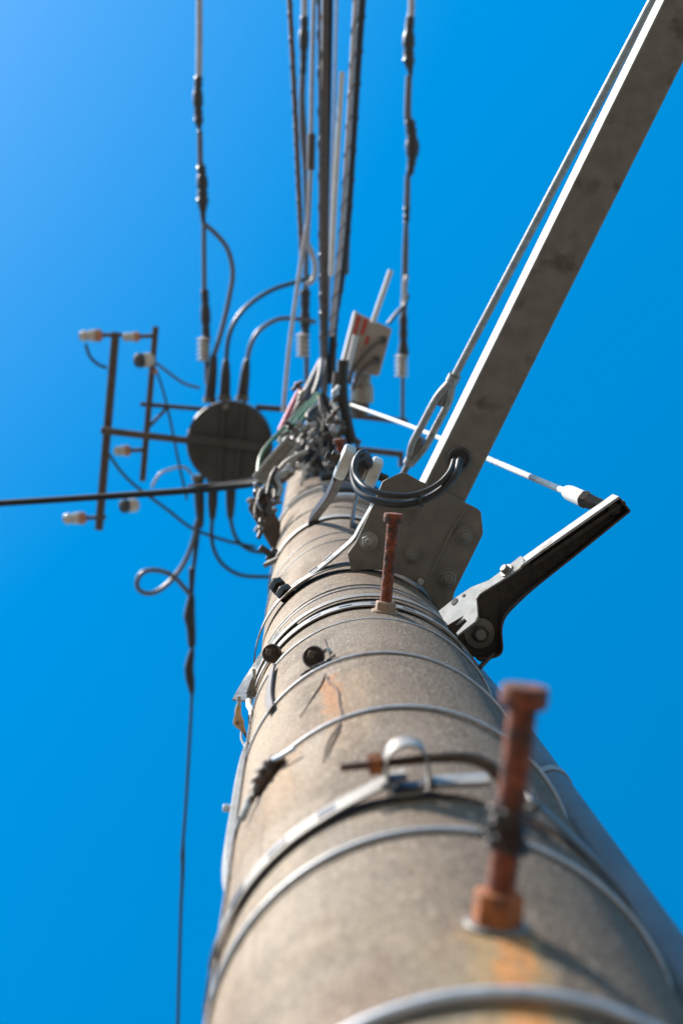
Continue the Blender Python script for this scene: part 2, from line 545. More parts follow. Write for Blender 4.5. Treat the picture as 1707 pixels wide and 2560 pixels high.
# bolt through the ear, threaded end at left, hooked to the right
hb = smooth_path([o_e + tn * x + rn * y + UP * z for x, y, z in [(-.052, .027, 0), (-.03, .027, 0), (0, .027, 0), (.03, .027, 0), (.052, .023, 0), (.068, .012, 0), (.076, -.004, 0)]], 8)
hk = MB().tube(hb, lerp_r([.0034, .0034, .0034, .0046, .005, .005, .0045], 8), 12).build('hook_bolt', 'brown_steel', hc)
MB().hexa(o_e + tn * -.030 + rn * .027, tn, .0088, .011, .5).build('nut', 'rust_orange', hc)
mb = MB()
mb.bar(o_e + tn * .02 + rn * .008, o_e + tn * .062 + rn * .006, .004, .03)
mb.build('strap_tail', 'galvanised', hc)
MB().bar(o_e + tn * -.01 + rn * .006, o_e + tn * .03 + rn * .0075, .004, .022).build('keeper', 'dark_steel', hc)

# ------------------------------------------------------------------ conduit down the right of the pole
path = smooth_path([Vector(q) for q in ((.290, .42, -1.6), (.290, .43, -.4), (.2905, .442, .6), (.2923, .4596, 1.39), (.2936, .4698, 1.86), (.2943, .4783, 2.24), (.2943, .500, 2.86), (.292, .515, 3.3))], 6)
cd = thing('conduit', path[0], 'grey plastic conduit running up the right side of the pole', 'conduit')
MB().tube(path, .0215, 32).build('pipe', 'grey_pvc', cd)
for z in (.8, 1.93):
    o = min(path, key=lambda q: abs(q.z - z))
    MB().lathe(o - UP * .012, UP, [(0, .0235), (.024, .0235)], 24).build('saddle', 'galvanised', cd)

# ------------------------------------------------------------------ square arm, gusset plate, cable hole
ZB = 2.84
arm = thing('support_arm', P(1100, 1250, ZB), 'long square steel arm reaching to the upper right with a bolted gusset plate', 'steel arm')
Lf0, Lf1 = P(1135, 1060, ZB), P(1658 + 22, -46, ZB)
Rg0 = P(1259, 1060, ZB)
dv = (Lf1 - Lf0).normalized()
sv = (Rg0 - Lf0); sv = sv - dv * sv.dot(dv)
W = sv.length; sv.normalize()
start, end = Lf0 - dv * .135, Lf0 + dv * 2.3
HB = .125
# box section with wall thickness, open ended
mb = MB()
cc = lambda p: p + sv * (W / 2) + UP * (HB / 2)
mb.rib([cc(start), cc(end)], HB, W, UP)
mb.build('beam', 'galvanised_old', arm, bevel=.004)
hp = P(1147, 1147, ZB)
MB().lathe(hp + UP * .002, -UP, [(0, .021), (.0055, .021), (.0075, .019), (.0076, .0145), (.003, .0135)], 36).build('grommet', 'black_rubber', arm)
# gusset plate, horizontal, under the beam
PZ = 2.832
poly = [(956, 1204), (966, 1198), (1004, 1181), (1015, 1183), (1052, 1204), (1100, 1222), (1157, 1253), (1166, 1258), (1192, 1271), (1202, 1280), (1207, 1330), (1205, 1340), (1136, 1480), (1130, 1505), (1112, 1530), (1097, 1527), (1056, 1466), (1010, 1440), (957, 1425), (915, 1424), (878, 1430), (869, 1384), (890, 1355), (932, 1263)]
MB().prism([P(x, y, PZ) for x, y in poly], UP * .006).build('gusset_plate', 'galvanised_old', arm, bevel=.0012)
# pressed crease
MB().tube(smooth_path([P(1165, 1268, PZ - .0005), P(1120, 1345, PZ - .001), P(1075, 1440, PZ - .0005)]), .0028, 8).build('weld_seam', 'galvanised_old', arm)
def plate_bolt(x, y, r, zz=PZ, m='galvanised_old', h=.009, stub=True):
    o = P(x, y, zz)
    bt = MB().lathe(o, -UP, [(0, r * 1.3), (.0025, r * 1.3), (.003, r * 1.2)], 24).build('bolt', m, arm)
    MB().hexa(o - UP * .003, -UP, r, h, random.random()).build('nut', m, bt, bevel=.0006)
    if stub: MB().lathe(o - UP * .003, -UP, [(0, r * .55), (h + .006, r * .55), (h + .0072, r * .45)], 16).build('thread', m, bt)
plate_bolt(921, 1353, .0125, m='galvanised')
plate_bolt(1030, 1389, .0115)
plate_bolt(1160, 1339, .0125)
plate_bolt(1118, 1446, .0145)
# small clip on the plate edge
MB().hexa(P(1050, 1452, PZ - .004), -UP, .0055, .02).build('set_screw', 'white_steel', arm)

# side strap that ties the plate to the pole at the left, with its clamp bolt
ss = thing('side_strap', P(735, 1470, 2.88), 'bright slotted strap from the left clamp bolt up to the gusset plate edge', 'strap')
zs = 2.885
sp = smooth_path(PP((709, 1490, zs), (735, 1467, zs), (772, 1441, zs), (815, 1407, zs), (852, 1376, zs), (884, 1346, zs), (900, 1318, zs), (932, 1262, zs)), 6)
MB().rib(sp, .060, .004, UP).build('strap_band', 'white_steel', ss, bevel=.0008)
for (a, b_) in (((776, 1434), (795, 1420)), ((812, 1406), (832, 1388))):
    A_, B_ = P(*a, zs - .002), P(*b_, zs - .002)
    side = (B_ - A_).cross(UP).normalized()
    if side.x > 0: side = -side
    MB().bar(A_ + side * .0035, B_ + side * .0035, .002, .010).build('slot', 'black_rubber', ss)
q0, q1 = P(730, 1502, 2.86), P(684, 1455, 2.9)
dq = (q1 - q0).normalized()
bt = MB().tube([q0, q1], .009, 14).build('bolt', 'dark_steel', ss)
MB().hexa(P(718, 1488, 2.865), dq, .0165, .014, .2).build('nut', 'dark_steel', bt, bevel=.001)
MB().hexa(P(699, 1470, 2.885), dq, .0155, .014, .2).build('bolt_head', 'dark_steel', bt, bevel=.001)
pr = flat_band(2.87, .052, 'broad dark band round the pole at the foot of the gusset plate', 'galvanised_old', 22, (0, 0), .010)
pr.name = 'plate_band'

# ------------------------------------------------------------------ tie rod with turnbuckle
def rz2(y): return 3.85 + (3.0 - 3.85) * (1215 - y) / 1345.0
def rodp(y, dx=0): return P(1639 - .5262 * (y + 15) + dx, y, rz2(y))
tr = thing('tie_rod', rodp(1210), 'steel tie rod with open turnbuckle running beside the square arm', 'tie rod')
MB().tube([rodp(950), rodp(500), rodp(-130)], .0085, 14).build('rod', 'galvanised', tr)
tb = MB()
yy = [945, 962, 985, 1010, 1060, 1105, 1130, 1150]
lf = [P(1639 - .5262 * (y + 15) - o, y, rz2(y)) for y, o in zip(yy, (0, 6, 14, 17, 17, 17, 11, 3))]
rt = [P(1639 - .5262 * (y + 15) + o, y + 8, rz2(y)) for y, o in zip(yy, (0, 4, 12, 16, 16, 16, 10, 3))]
tb.tube(smooth_path(lf, 4), .0085, 10); tb.tube(smooth_path(rt, 4), .0085, 10)
tb.tube([rodp(938), rodp(955)], .014, 14); tb.tube([rodp(1143), rodp(1160)], .013, 14)
tb.build('turnbuckle', 'galvanised', tr)
MB().tube([rodp(950), rodp(1012)], .0075, 12).build('thread', 'galvanised_old', tr)
MB().tube([rodp(1095), rodp(1230)], .0072, 12).build('eye_bolt', 'galvanised_old', tr)

# ------------------------------------------------------------------ right bracket
BZ = 2.43
br = thing('side_bracket', P(1150, 1560, BZ), 'bent channel bracket, sunlit faces coloured white and shaded ones black, sticking out right with a bolt at its tip', 'bracket')
# channel: web faces down, its shade coloured dark; sunlit left flange coloured pale
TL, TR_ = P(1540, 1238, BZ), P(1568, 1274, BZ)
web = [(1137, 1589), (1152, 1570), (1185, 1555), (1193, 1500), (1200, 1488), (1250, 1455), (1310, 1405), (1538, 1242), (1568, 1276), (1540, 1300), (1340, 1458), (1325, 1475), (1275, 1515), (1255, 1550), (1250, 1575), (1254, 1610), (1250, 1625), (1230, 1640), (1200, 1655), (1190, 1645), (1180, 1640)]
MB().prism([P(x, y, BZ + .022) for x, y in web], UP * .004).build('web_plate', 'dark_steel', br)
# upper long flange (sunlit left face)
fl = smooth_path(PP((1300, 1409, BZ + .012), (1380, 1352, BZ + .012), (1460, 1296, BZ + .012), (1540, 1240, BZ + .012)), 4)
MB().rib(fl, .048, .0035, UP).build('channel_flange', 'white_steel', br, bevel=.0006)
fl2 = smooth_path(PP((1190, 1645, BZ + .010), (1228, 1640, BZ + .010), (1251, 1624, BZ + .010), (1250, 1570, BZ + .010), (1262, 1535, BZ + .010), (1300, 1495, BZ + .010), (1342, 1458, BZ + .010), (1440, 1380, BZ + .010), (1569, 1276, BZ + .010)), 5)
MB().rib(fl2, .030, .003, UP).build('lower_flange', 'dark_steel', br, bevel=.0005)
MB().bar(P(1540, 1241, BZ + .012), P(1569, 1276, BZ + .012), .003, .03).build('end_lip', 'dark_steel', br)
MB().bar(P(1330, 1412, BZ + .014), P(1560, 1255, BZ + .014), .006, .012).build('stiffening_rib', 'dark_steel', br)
# wide foot flange, vertical sheet, sunlit white in its colour, with holes: a developed outline leaning towards the lens
fn_ = Vector((-.70, -.60, -.38)).normalized()
f0_ = P(1200, 1500, BZ + .012)
def Pl(x, y, off=0.0):
    d = ray(x, y)
    return d * ((f0_.dot(fn_) + off) / d.dot(fn_))
foot = [(1096, 1528), (1136, 1495), (1177, 1468), (1222, 1450), (1253, 1427), (1300, 1390), (1306, 1394), (1308, 1404), (1298, 1420), (1267, 1441), (1232, 1463), (1198, 1485), (1190, 1497), (1193, 1540), (1187, 1553), (1141, 1589), (1140, 1582), (1167, 1553), (1160, 1546), (1131, 1568), (1118, 1571), (1106, 1546)]
MB().prism([Pl(x, y) for x, y in foot], -fn_ * .003).build('foot_plate', 'white_steel', br, smooth=False)
MB().prism([P(x, y, BZ + .018) for x, y in ((1115, 1565), (1160, 1538), (1185, 1550), (1195, 1575), (1160, 1600), (1138, 1592))], UP * .004).build('foot_web', 'dark_steel', br)
for (x, y, rx) in ((1266, 1427, .0085), (1136, 1504, .0062), (1159, 1489, .0028)):
    o = Pl(x, y)
    d = fn_
    if x > 1200:
        MB().lathe(o, d, [(0, rx * 1.25), (.002, rx * 1.25), (.0022, rx * .8), (.008, rx * .75), (.009, rx * .6)], 18).build('bolt', 'galvanised_old', br)
    else:
        MB().lathe(o, d, [(0, rx), (.0012, rx)], 16).build('bolt_hole', 'matt_cable', br)
wc = P(1198, 1583, BZ + .018)
MB().lathe(wc, -UP, [(0, .0225), (.003, .0225), (.004, .021)], 40).build('washer', 'galvanised_old', br)
wb = MB().hexa(wc - UP * .0045, -UP, .0135, .007, .1).build('nut', 'dark_steel', br, bevel=.0008)
MB().lathe(wc - UP * .011, -UP, [(0, .008), (.009, .008), (.0105, .0065)], 20).build('thread', 'galvanised_old', wb)
eb = P(1533, 1272, BZ + .02)
MB().hexa(eb, -UP, .0115, .009, .35).build('bolt', 'dark_steel', br, bevel=.0006)
MB().bar(P(1230, 1635, BZ + .004), P(1196, 1672, BZ - .02), .004, .014).build('hook_strap', 'dark_steel', br)

# ------------------------------------------------------------------ white guy wire with sleeve and clevis
gy = thing('guy_wire', P(1540, 1250, 2.48), 'white coated guy wire crossing behind the arm to the tip of the side bracket', 'guy wire')
gpts = [(x, y, 1 / (.172 + (.4 - .172) * (x - 878) / 584)) for x, y in ((878, 1012), (1000, 1056), (1110, 1100), (1222, 1148), (1330, 1194), (1430, 1236))]
gp = smooth_path(PP(*gpts), 8)
MB().tube(gp, .0056, 14).build('coated_wire', 'white_plastic', gy)
s0, s1_ = P(1418, 1230, 2.605), P(1462, 1250, 2.50)
MB().lathe(s0, s1_ - s0, [(0, .0075), (.003, .011), (.02, .0125), ((s1_ - s0).length, .0125)], 24).build('sleeve', 'white_plastic', gy)
s2_ = P(1512, 1268, 2.475)
cl = MB()
dcl = (s2_ - s1_).normalized()
cl.lathe(s1_ - dcl * .004, s2_ - s1_, [(0, .0132), (.009, .0132), (.0125, .0125), ((s2_ - s1_).length, .0105)], 6)
cl.build('clevis', 'dark_steel', gy, smooth=False)
MB().lathe(P(1456, 1247, 2.506), s2_ - s1_, [(0, .0128), (.006, .0134), (.007, .0128)], 24).build('collar', 'rust_orange', gy)
for t_ in (.62, .635):
    i = int(t_ * len(gp))
    MB().lathe(gp[i], gp[i + 1] - gp[i], [(0, .0061), (.0018, .0061)], 16).build('crimp', 'grey_cable', gy)

# ------------------------------------------------------------------ spool insulator on its strap, cables looped round it
IZ = 2.96
ia, ib = P(818, 1138, IZ), P(962, 1196, IZ)
di = (ib - ia).normalized()
ins = thing('spool_insulator', P(880, 1170, IZ), 'white porcelain spool insulator held by steel straps above the gusset plate', 'insulator')
LI = (ib - ia).length
def ip(x): return ia + di * (x * LI)
MB().lathe(ip(.20), di, [(0, .028), (.003, .032), (.016, .033), (.021, .030), (.023, .020)], 32).build('flange', 'porcelain', ins)
MB().lathe(ip(.20), di, [(.02, .018), (LI * .55, .018)], 24).build('neck', 'porcelain', ins)
MB().lathe(ip(.68), di, [(0, .020), (.003, .029), (.006, .031), (.019, .030), (.023, .024)], 32).build('flange', 'porcelain', ins)
bt = MB().tube([ip(-.02), ip(1.04)], .0075, 14).build('bolt', 'dark_steel', ins)
MB().hexa(ip(.06), di, .0135, .011, .3).build('nut', 'dark_steel', bt, bevel=.001)
MB().hexa(ip(.145), di, .012, .008, .1).build('washer', 'dark_steel', bt, bevel=.001)
MB().rib(smooth_path(PP((848, 1196, 3.0), (828, 1240, 3.4), (790, 1292, 3.9), (779, 1322, 3.93)), 6), .016, .009, Vector((1, 0, 0.2))).build('strap', 'galvanised_old', ins, bevel=.0015)
MB().rib(smooth_path(PP((836, 1195, 3.0), (815, 1240, 3.4), (780, 1288, 3.9), (771, 1318, 3.93)), 6), .004, .014, Vector((1, 0, 0.2))).build('strap', 'dark_steel', ins)
MB().rib(PP((892, 1232, 3.0), (884, 1275, 3.45), (878, 1324, 3.9)), .004, .03, Vector((1, .3, 0))).build('strap', 'galvanised', ins)
MB().hexa(P(870, 1326, 3.9), Vector((0, -1, -.2)), .012, .02).build('nut', 'white_steel', ins)
# two black cables: grommet hole -> under the plate -> round the spool
wire('power_cable', [(1150, 1135, 2.90), (1149, 1150, 2.82), (1140, 1182, 2.785), (1112, 1216, 2.78), (1075, 1242, 2.78), (1030, 1257, 2.78), (985, 1260, 2.785), (935, 1250, 2.80), (897, 1228, 2.83), (883, 1190, 2.86), (890, 1150, 2.87), (910, 1138, 2.88), (923, 1152, 2.92), (918, 1185, 2.97)],
     .0064, 'black_cable', 'outer black cable looping from the arm hole round the white spool insulator')
wire('power_cable', [(1138, 1132, 2.90), (1135, 1150, 2.825), (1124, 1180, 2.785), (1098, 1208, 2.775), (1060, 1229, 2.77), (1015, 1239, 2.765), (960, 1235, 2.77), (915, 1219, 2.79), (890, 1192, 2.83), (885, 1163, 2.85), (894, 1140, 2.87), (908, 1128, 2.89), (920, 1138, 2.94)],
     .0048, 'black_cable', 'inner thinner black cable looping from the arm hole round the white spool insulator')
mb = MB()
o = P(1045, 1252, 2.775)
mb.lathe(o, P(1062, 1246, 2.775) - o, [(0, .0115), (.006, .0115)], 20)
tag(mb.build('cable_tie', 'black_rubber'), 'black tie holding the two looping cables together below the arm', 'cable tie')
# lashing between neck and cables
MB().lathe(ip(.42), di, [(0, .0255), (.024, .0265)], 28).build('lashing', 'black_rubber', ins)

# ------------------------------------------------------------------ round plugs / bolts on the pole
def plug(x, y, label, wires=False):
    s = S(x, y); a = ang(s)
    n_ = Vector((math.cos(R_(a)), math.sin(R_(a)), 0))
    t_ = thing('bolt_plug', s, label, 'bolt')
    ax = (n_ * .42 - UP * .9).normalized()
    c0 = s + n_ * .012
    MB().lathe(c0 - ax * .010, ax, [(-.008, .005), (-.004, .010), (.0, .0128), (.005, .0140), (.009, .0137), (.0115, .0120), (.0095, .0100), (.0120, .0088), (.0105, .0070)], 30).build('cup_washer', 'brown_steel', t_)
    MB().lathe(c0, ax, [(-.002, .0062), (.009, .0062), (.010, .005)], 4, phase=.5).build('bolt_head', 'brown_steel', t_, bevel=.0006)
    MB().tube([s - n_ * .01, c0 - ax * .004], .007, 12).build('stem', 'dark_steel', t_)
    if wires:
        mb = MB()
        tt = Vector((-n_.y, n_.x, 0))
        for j in range(6):
            ps = []
            for i in range(7):
                q = (i / 6 - .5)
                ps.append(s + tt * (q * .045 + random.uniform(-.0025, .0025) + .002) + UP * (-.024 + .012 * q + random.uniform(-.003, .003)) + n_ * (.002 + random.uniform(0, .003)))
            mb.tube(smooth_path(ps, 4), .0009, 6)
        mb.build('wire_twist', 'dark_steel', t_)
        MB().tube(smooth_path([s + tt * .014 + UP * .004 + n_ * .01, s + tt * .019 + UP * .001 + n_ * .012, s + tt * .021 - UP * .006 + n_ * .006]), .0026, 8).build('wire_end', 'white_steel', t_)
    return s
sp1 = plug(794, 1662, 'dark round bolt with twisted wire and rootlets, on the wire band above the rust stain', True)
sp2 = plug(694, 1646, 'dark round bolt on the slotted strap near the left edge of the pole')
def on_pole(pts, lift=.0012):
    return smooth_path([S(x, y, RP + lift) for x, y in pts], 6)
for pts, lb in (([(809, 1596), (815, 1612), (821, 1630), (825, 1655)], 'thin rootlet rising above the dark round bolt'),
                ([(812, 1688), (800, 1715), (778, 1748), (750, 1792)], 'straight thin rootlet slanting down left from the dark round bolt'),
                ([(815, 1690), (822, 1705), (838, 1718), (846, 1735), (848, 1760), (854, 1785), (850, 1800), (838, 1825), (822, 1850), (812, 1880), (808, 1905)], 'long kinked rootlet running down the orange stain below the dark bolt'),
                ([(850, 1808), (842, 1835), (825, 1868), (817, 1895)], 'short faint rootlet at the bottom of the orange stain')):
    pth = on_pole(pts)
    tag(MB().tube(pth, [.0014 * (1 - .6 * i / len(pth)) * random.uniform(.8, 1.2) for i in range(len(pth))], 6).build('rootlet', 'root_brown'), lb, 'rootlet', 'dry rootlets clinging to the pole')
# black cleft beside the plugs and the buckled strap at left
tag(MB().rib(on_pole([(682, 1668), (676, 1700), (672, 1740), (677, 1775)], .005), .003, .012, lambda i: Vector((math.cos(R_(-147)), math.sin(R_(-147)), 0))).build('strap_end', 'dark_steel'), 'black curled strap end hanging below the left bolt', 'strap end')

# buckle of the wire band lower left
s = S(665, 1930)
bk = thing('band_buckle', s, 'dark crimped buckle joining the wire band at the lower left of the pole', 'buckle')
bp_ = on_pole([(706, 1893), (690, 1905), (672, 1925), (655, 1950), (640, 1975), (630, 2000)], .006)
nn = len(bp_)
MB().tube(bp_, [.003 + .0075 * math.sin(math.pi * min(1, i / nn * 1.15)) ** .7 * (1 + .12 * math.sin(i * 1.3)) for i in range(nn)], 10).build('sleeve', 'brown_steel', bk)
MB().tube(on_pole([(735, 1870), (700, 1892), (672, 1905), (655, 1925)], .010), .0028, 8).build('wire_end', 'steel_wire', bk)
MB().tube(on_pole([(632, 1990), (620, 2010), (612, 2030), (604, 2048)], .007), .004, 8).build('wire_end', 'white_steel', bk)
MB().tube(on_pole([(662, 1908), (655, 1915), (656, 1926)], .013), .002, 8).build('crimp', 'dark_steel', bk)

# strip running down the left silhouette
sa = C(-171, RP + .012, 1.95)
path = [C(-169, RP - .002, 1.50), C(-170, RP + .003, 1.56)] + [C(-171, RP + .0055, z) for z in (1.64, 1.76, 1.88)] + [C(-170, RP + .004, 1.98), C(-168, RP + .0005, 2.06)]
gs = thing('earth_strip', path[0], 'bright flat earthing strip down the left edge of the pole', 'strip')
MB().rib(smooth_path(path, 5), .008, .020, lambda i: Vector((-math.cos(R_(9)), -math.sin(R_(9)), 0))).build('strip', 'white_steel', gs, bevel=.001)
MB().lathe(C(-171, RP + .008, 1.80), Vector((-1, -.1, 0)), [(0, .0045), (.009, .0045), (.010, .003)], 12).build('screw', 'steel_wire', gs)
# thin dark wire along the silhouette
tag(MB().tube(smooth_path([C(-164, RP + .003, z) for z in (.86, 1.1, 1.4, 1.7, 2.0, 2.25)]), .0016, 8).build('earth_wire', 'dark_steel'), 'thin dark wire down the left of the pole beside the bright strip', 'wire')

# drop-wire wedge clamps hanging at the left
def wedge(top, mid, bot, z, r, m, label):
    t_ = thing('wedge_clamp', P(*top, z), label, 'cable clamp', 'wedge clamps hanging at the left edge of the pole')
    p = PP((*top, z), ((top[0] + mid[0]) / 2 - 2, (top[1] + mid[1]) / 2 + 4, z), (*mid, z), ((mid[0] + bot[0]) / 2, (mid[1] + bot[1]) / 2, z), (*bot, z))
    pth = smooth_path(p, 7)
    rr = lerp_r([r * .28, r * .55, r, r * .5, r * .18], 7)
    prof = [(math.cos(2 * math.pi * i / 16), .45 * math.sin(2 * math.pi * i / 16)) for i in range(16)]
    view = Vector((0, 0, 1))
    MB().sweep(pth, prof, view, False, True, rr).build('shell', m, t_)
    c_ = P(*mid, z - r * .45)
    MB().lathe(c_ + UP * .002, -UP, [(0, r * .62), (.002, r * .62), (.0025, r * .5), (.0012, r * .42)], 24).build('screw', m, t_)
    MB().bar(c_ + Vector((-r * .2, -.001, -.002)), c_ + Vector((-r * .15, r * .3, -.002)), .0018, .002).build('slot', 'black_rubber', t_)
    MB().tube(PP((top[0] - 1, top[1] - 18, z), (*top, z), (top[0] + 1, top[1] + 8, z)), .0026, 8).build('neck', 'white_steel', t_)
    MB().tube(smooth_path(PP((mid[0] + 3, mid[1] + 8, z + .004), ((top[0] + mid[0]) / 2 - 6, (top[1] + mid[1]) / 2, z + .004), (top[0] - 1, top[1] + 2, z + .004))), .0026, 8).build('rim', 'white_steel', t_)
    return t_
wz = S(640, 1780).z
wedge((598, 1758), (597, 1806), (614, 1836), 2.18, .0078, 'tan_plastic', 'tan wedge clamp with slotted screw, left of the pole against the sky')
wedge((636, 1690), (628, 1732), (620, 1752), 2.32, .0085, 'galvanised_old', 'grey wedge clamp tucked behind the lifted strap at the left of the pole')
wire('tie_wire', [(604, 1828, 2.18), (603, 1845, 2.16), (610, 1862, 2.14), (619, 1878, 2.12)], .0014, 'white_steel', 'thin bright wire loop under the tan wedge clamp, left strand', 'wire')
wire('tie_wire', [(612, 1834, 2.18), (618, 1846, 2.16), (624, 1858, 2.14)], .0016, 'dark_steel', 'thin dark wire under the tan wedge clamp, right strand', 'wire')
tag(MB().tube(smooth_path(PP((622, 1752, 2.3), (622, 1764, 2.28), (628, 1775, 2.26), (630, 1790, 2.24))), .004, 10).build('pale_tag', 'pale_resin'), 'small pale resin tag below the grey wedge clamp', 'tag')
# lifted strap left of the pole
ls = smooth_path(PP((745, 1572, 2.45), (700, 1600, 2.46), (665, 1640, 2.46), (640, 1680, 2.46), (618, 1722, 2.42), (604, 1752, 2.36)), 6)
tag(MB().rib(ls, .026, .0022, lambda i: UP + (Vector((ls[i].x - AX, ls[i].y - AY, 0)).normalized()) * .75).build('lifted_strap', 'galvanised'), 'steel strap lifting clear of the pole at left, ending at the tan wedge clamp', 'strap')

# ------------------------------------------------------------------ crossing black cable
wire('service_cable', [(-60, 1262, 6.4), (150, 1249, 6.3), (330, 1237, 6.2), (480, 1226, 6.1), (600, 1214, 6.0), (660, 1205, 5.9)], .0125, 'matt_cable', 'thick black cable leaving the pole to the left edge of the photo')
wire('service_cable', [(470, 1214, 6.1), (560, 1208, 6.05), (640, 1198, 6.0)], .004, 'brown_cable', 'thin brown wire lying along the thick black cable near the pole')

# ------------------------------------------------------------------ load switch tank
TZ = 9.0
tc_ = P(573, 1108, TZ)
K = TZ / FPX
tk = thing('switch_tank', tc_, 'dark round pole-mounted switch tank seen from below, left of the pole', 'switch tank')
RT = 107 * K
MB().lathe(tc_, UP, [(0, RT * .97), (.01, RT), (.03, RT), (.05, RT * .985), (.42, RT * .985), (.46, RT * .93)], 64).build('tank', 'tank_paint', tk)
MB().bar(P(468, 1095, TZ - .02), P(682, 1122, TZ - .02), .045, .03).build('cross_rail', 'tank_paint', tk)
MB().bar(P(560, 1000, TZ - .012), P(548, 1210, TZ - .012), .018, .02).build('bottom_rib', 'tank_paint', tk)
MB().bar(P(612, 1000, TZ - .012), P(590, 1210, TZ - .012), .018, .02).build('bottom_rib', 'tank_paint', tk)
MB().lathe(P(565, 1017, TZ), -UP, [(0, .018), (.02, .018), (.025, .012)], 16).build('drain_plug', 'galvanised_old', tk)
BB = TZ + .22
def bushing(x0, y0, x1, y1, label=None):
    a_, b_ = P(x0, y0, BB), P(x1, y1, BB)
    L_ = (b_ - a_).length
    o = MB().lathe(a_, b_ - a_, [(0, .028), (L_ * .15, .030), (L_ * .6, .027), (L_ * .9, .020), (L_, .010)], 20).build('bushing', 'black_rubber', tk)
    MB().lathe(a_ + (b_ - a_) * -.02, b_ - a_, [(0, .036), (.03, .036)], 20).build('collar', 'galvanised_old', o)
for q in ((524, 1005, 536, 882), (562, 1000, 566, 896), (606, 1000, 618, 896), (496, 1190, 502, 1322), (533, 1195, 531, 1302), (578, 1195, 576, 1300)): bushing(*q)
Zc = BB
wire('jumper_cable', [(536, 888, Zc), (556, 820, Zc), (574, 740, Zc), (582, 680, Zc), (570, 625, Zc), (545, 590, Zc), (512, 560, Zc)], .0135, 'grey_cable', 'jumper cable rising from the leftmost top bushing to the left overhead line')
wire('jumper_cable', [(566, 902, Zc), (572, 845, Zc), (590, 800, Zc), (625, 760, Zc), (680, 725, Zc), (740, 705, Zc), (785, 690, Zc)], .0125, 'blue_black_cable', 'arched jumper cable from the middle top bushing to the centre line')
wire('jumper_cable', [(618, 902, Zc), (628, 860, Zc), (650, 825, Zc), (690, 800, Zc), (730, 796, Zc), (790, 805, Zc)], .0125, 'grey_cable', 'low arched jumper cable from the rightmost top bushing to the centre line')
wire('jumper_cable', [(494, 1300, Zc), (484, 1350, Zc), (462, 1405, Zc), (425, 1455, Zc), (385, 1482, Zc), (352, 1478, Zc), (343, 1455, Zc), (360, 1430, Zc), (395, 1426, Zc), (435, 1442, Zc), (478, 1490, Zc)], .0135, 'grey_cable', 'looped jumper cable curling under the leftmost bottom bushing')
wire('jumper_cable', [(531, 1290, Zc), (530, 1350, Zc), (545, 1395, Zc), (575, 1425, Zc), (615, 1440, Zc), (690, 1442, Zc)], .011, 'blue_black_cable', 'deeper jumper cable swinging from the middle bottom bushing behind the pole')
wire('jumper_cable', [(576, 1290, Zc), (584, 1330, Zc), (602, 1360, Zc), (635, 1378, Zc), (690, 1382, Zc)], .011, 'blue_black_cable', 'shorter jumper cable swinging from the rightmost bottom bushing behind the pole')
wire('jumper_cable', [(270, 1130, Zc), (300, 1175, Zc), (340, 1215, Zc), (420, 1275, Zc), (480, 1320, Zc), (560, 1350, Zc), (640, 1368, Zc)], .009, 'blue_black_cable', 'long sagging lead from the frame insulator to behind the pole')
wire('jumper_cable', [(393, 930, Zc), (412, 990, Zc), (430, 1070, Zc), (448, 1160, Zc), (468, 1250, Zc)], .007, 'blue_black_cable', 'thin lead dropping from the small right beam insulator past the tank')
wire('jumper_cable', [(388, 905, Zc), (420, 930, Zc), (460, 958, Zc), (500, 970, Zc)], .008, 'grey_cable', 'short lead from the dark insulator to the tank top')
wire('jumper_cable', [(380, 1218, Zc), (400, 1185, Zc), (430, 1172, Zc), (460, 1168, Zc), (480, 1185, Zc)], .008, 'pale_cable', 'pale hooked lead at the lower left of the tank')
wire('jumper_cable', [(215, 860, Zc), (225, 890, Zc), (245, 910, Zc), (268, 920, Zc)], .009, 'blue_black_cable', 'short drooping lead under the top left insulator')

# ------------------------------------------------------------------ insulator frame left of the tank
fr = thing('insulator_frame', P(300, 1080, 9.1), 'steel crossarm frame with white insulators at far left beside the tank', 'crossarm frame')
FZ = 9.1
def fbar(a, b_, wpx, name='beam', m='arm_paint', z=FZ, h=.05):
    MB().bar(P(*a, z), P(*b_, z), wpx * z / FPX, h).build(name, m, fr, bevel=.003)
fbar((290, 830), (248, 1325), 19, 'crossarm')
fbar((390, 816), (357, 1203), 14, 'crossarm')
fbar((352, 1010), (520, 1024), 11, 'support_rail', z=9.16)
fbar((254, 1076), (476, 1102), 17, 'support_rail', z=9.02)
fbar((372, 1068), (418, 1020), 8, 'brace', z=9.14)
def pin_ins(x0, x1, y, r, flip=False):
    a_, b_ = P(x0, y, FZ - .02), P(x1, y - 2, FZ - .02)
    L_ = (b_ - a_).length
    d_ = b_ - a_
    o = MB().lathe(a_, d_, [(0, r * .9), (L_ * .06, r * 1.05), (L_ * .2, r * 1.05), (L_ * .24, r * .8), (L_ * .32, r * .8), (L_ * .36, r * 1.1), (L_ * .7, r * 1.1)], 20).build('insulator', 'porcelain', fr)
    MB().lathe(a_ + d_ * .64, d_, [(0, r * 1.15), (L_ * .22, r * 1.15), (L_ * .34, r * .8)], 20).build('collar', 'porcelain_brown', o)
    MB().lathe(a_ - d_ * .12, d_, [(0, r * .7), (L_ * .14, r * .8)], 12).build('cap', 'steel_wire', o)
    MB().tube([a_ + d_, a_ + d_ * 1.9], .012, 8).build('pin', 'arm_paint', o)
pin_ins(205, 258, 840, .030)
pin_ins(312, 352, 843, .024)
pin_ins(290, 328, 1128, .026)
pin_ins(165, 218, 1297, .030)
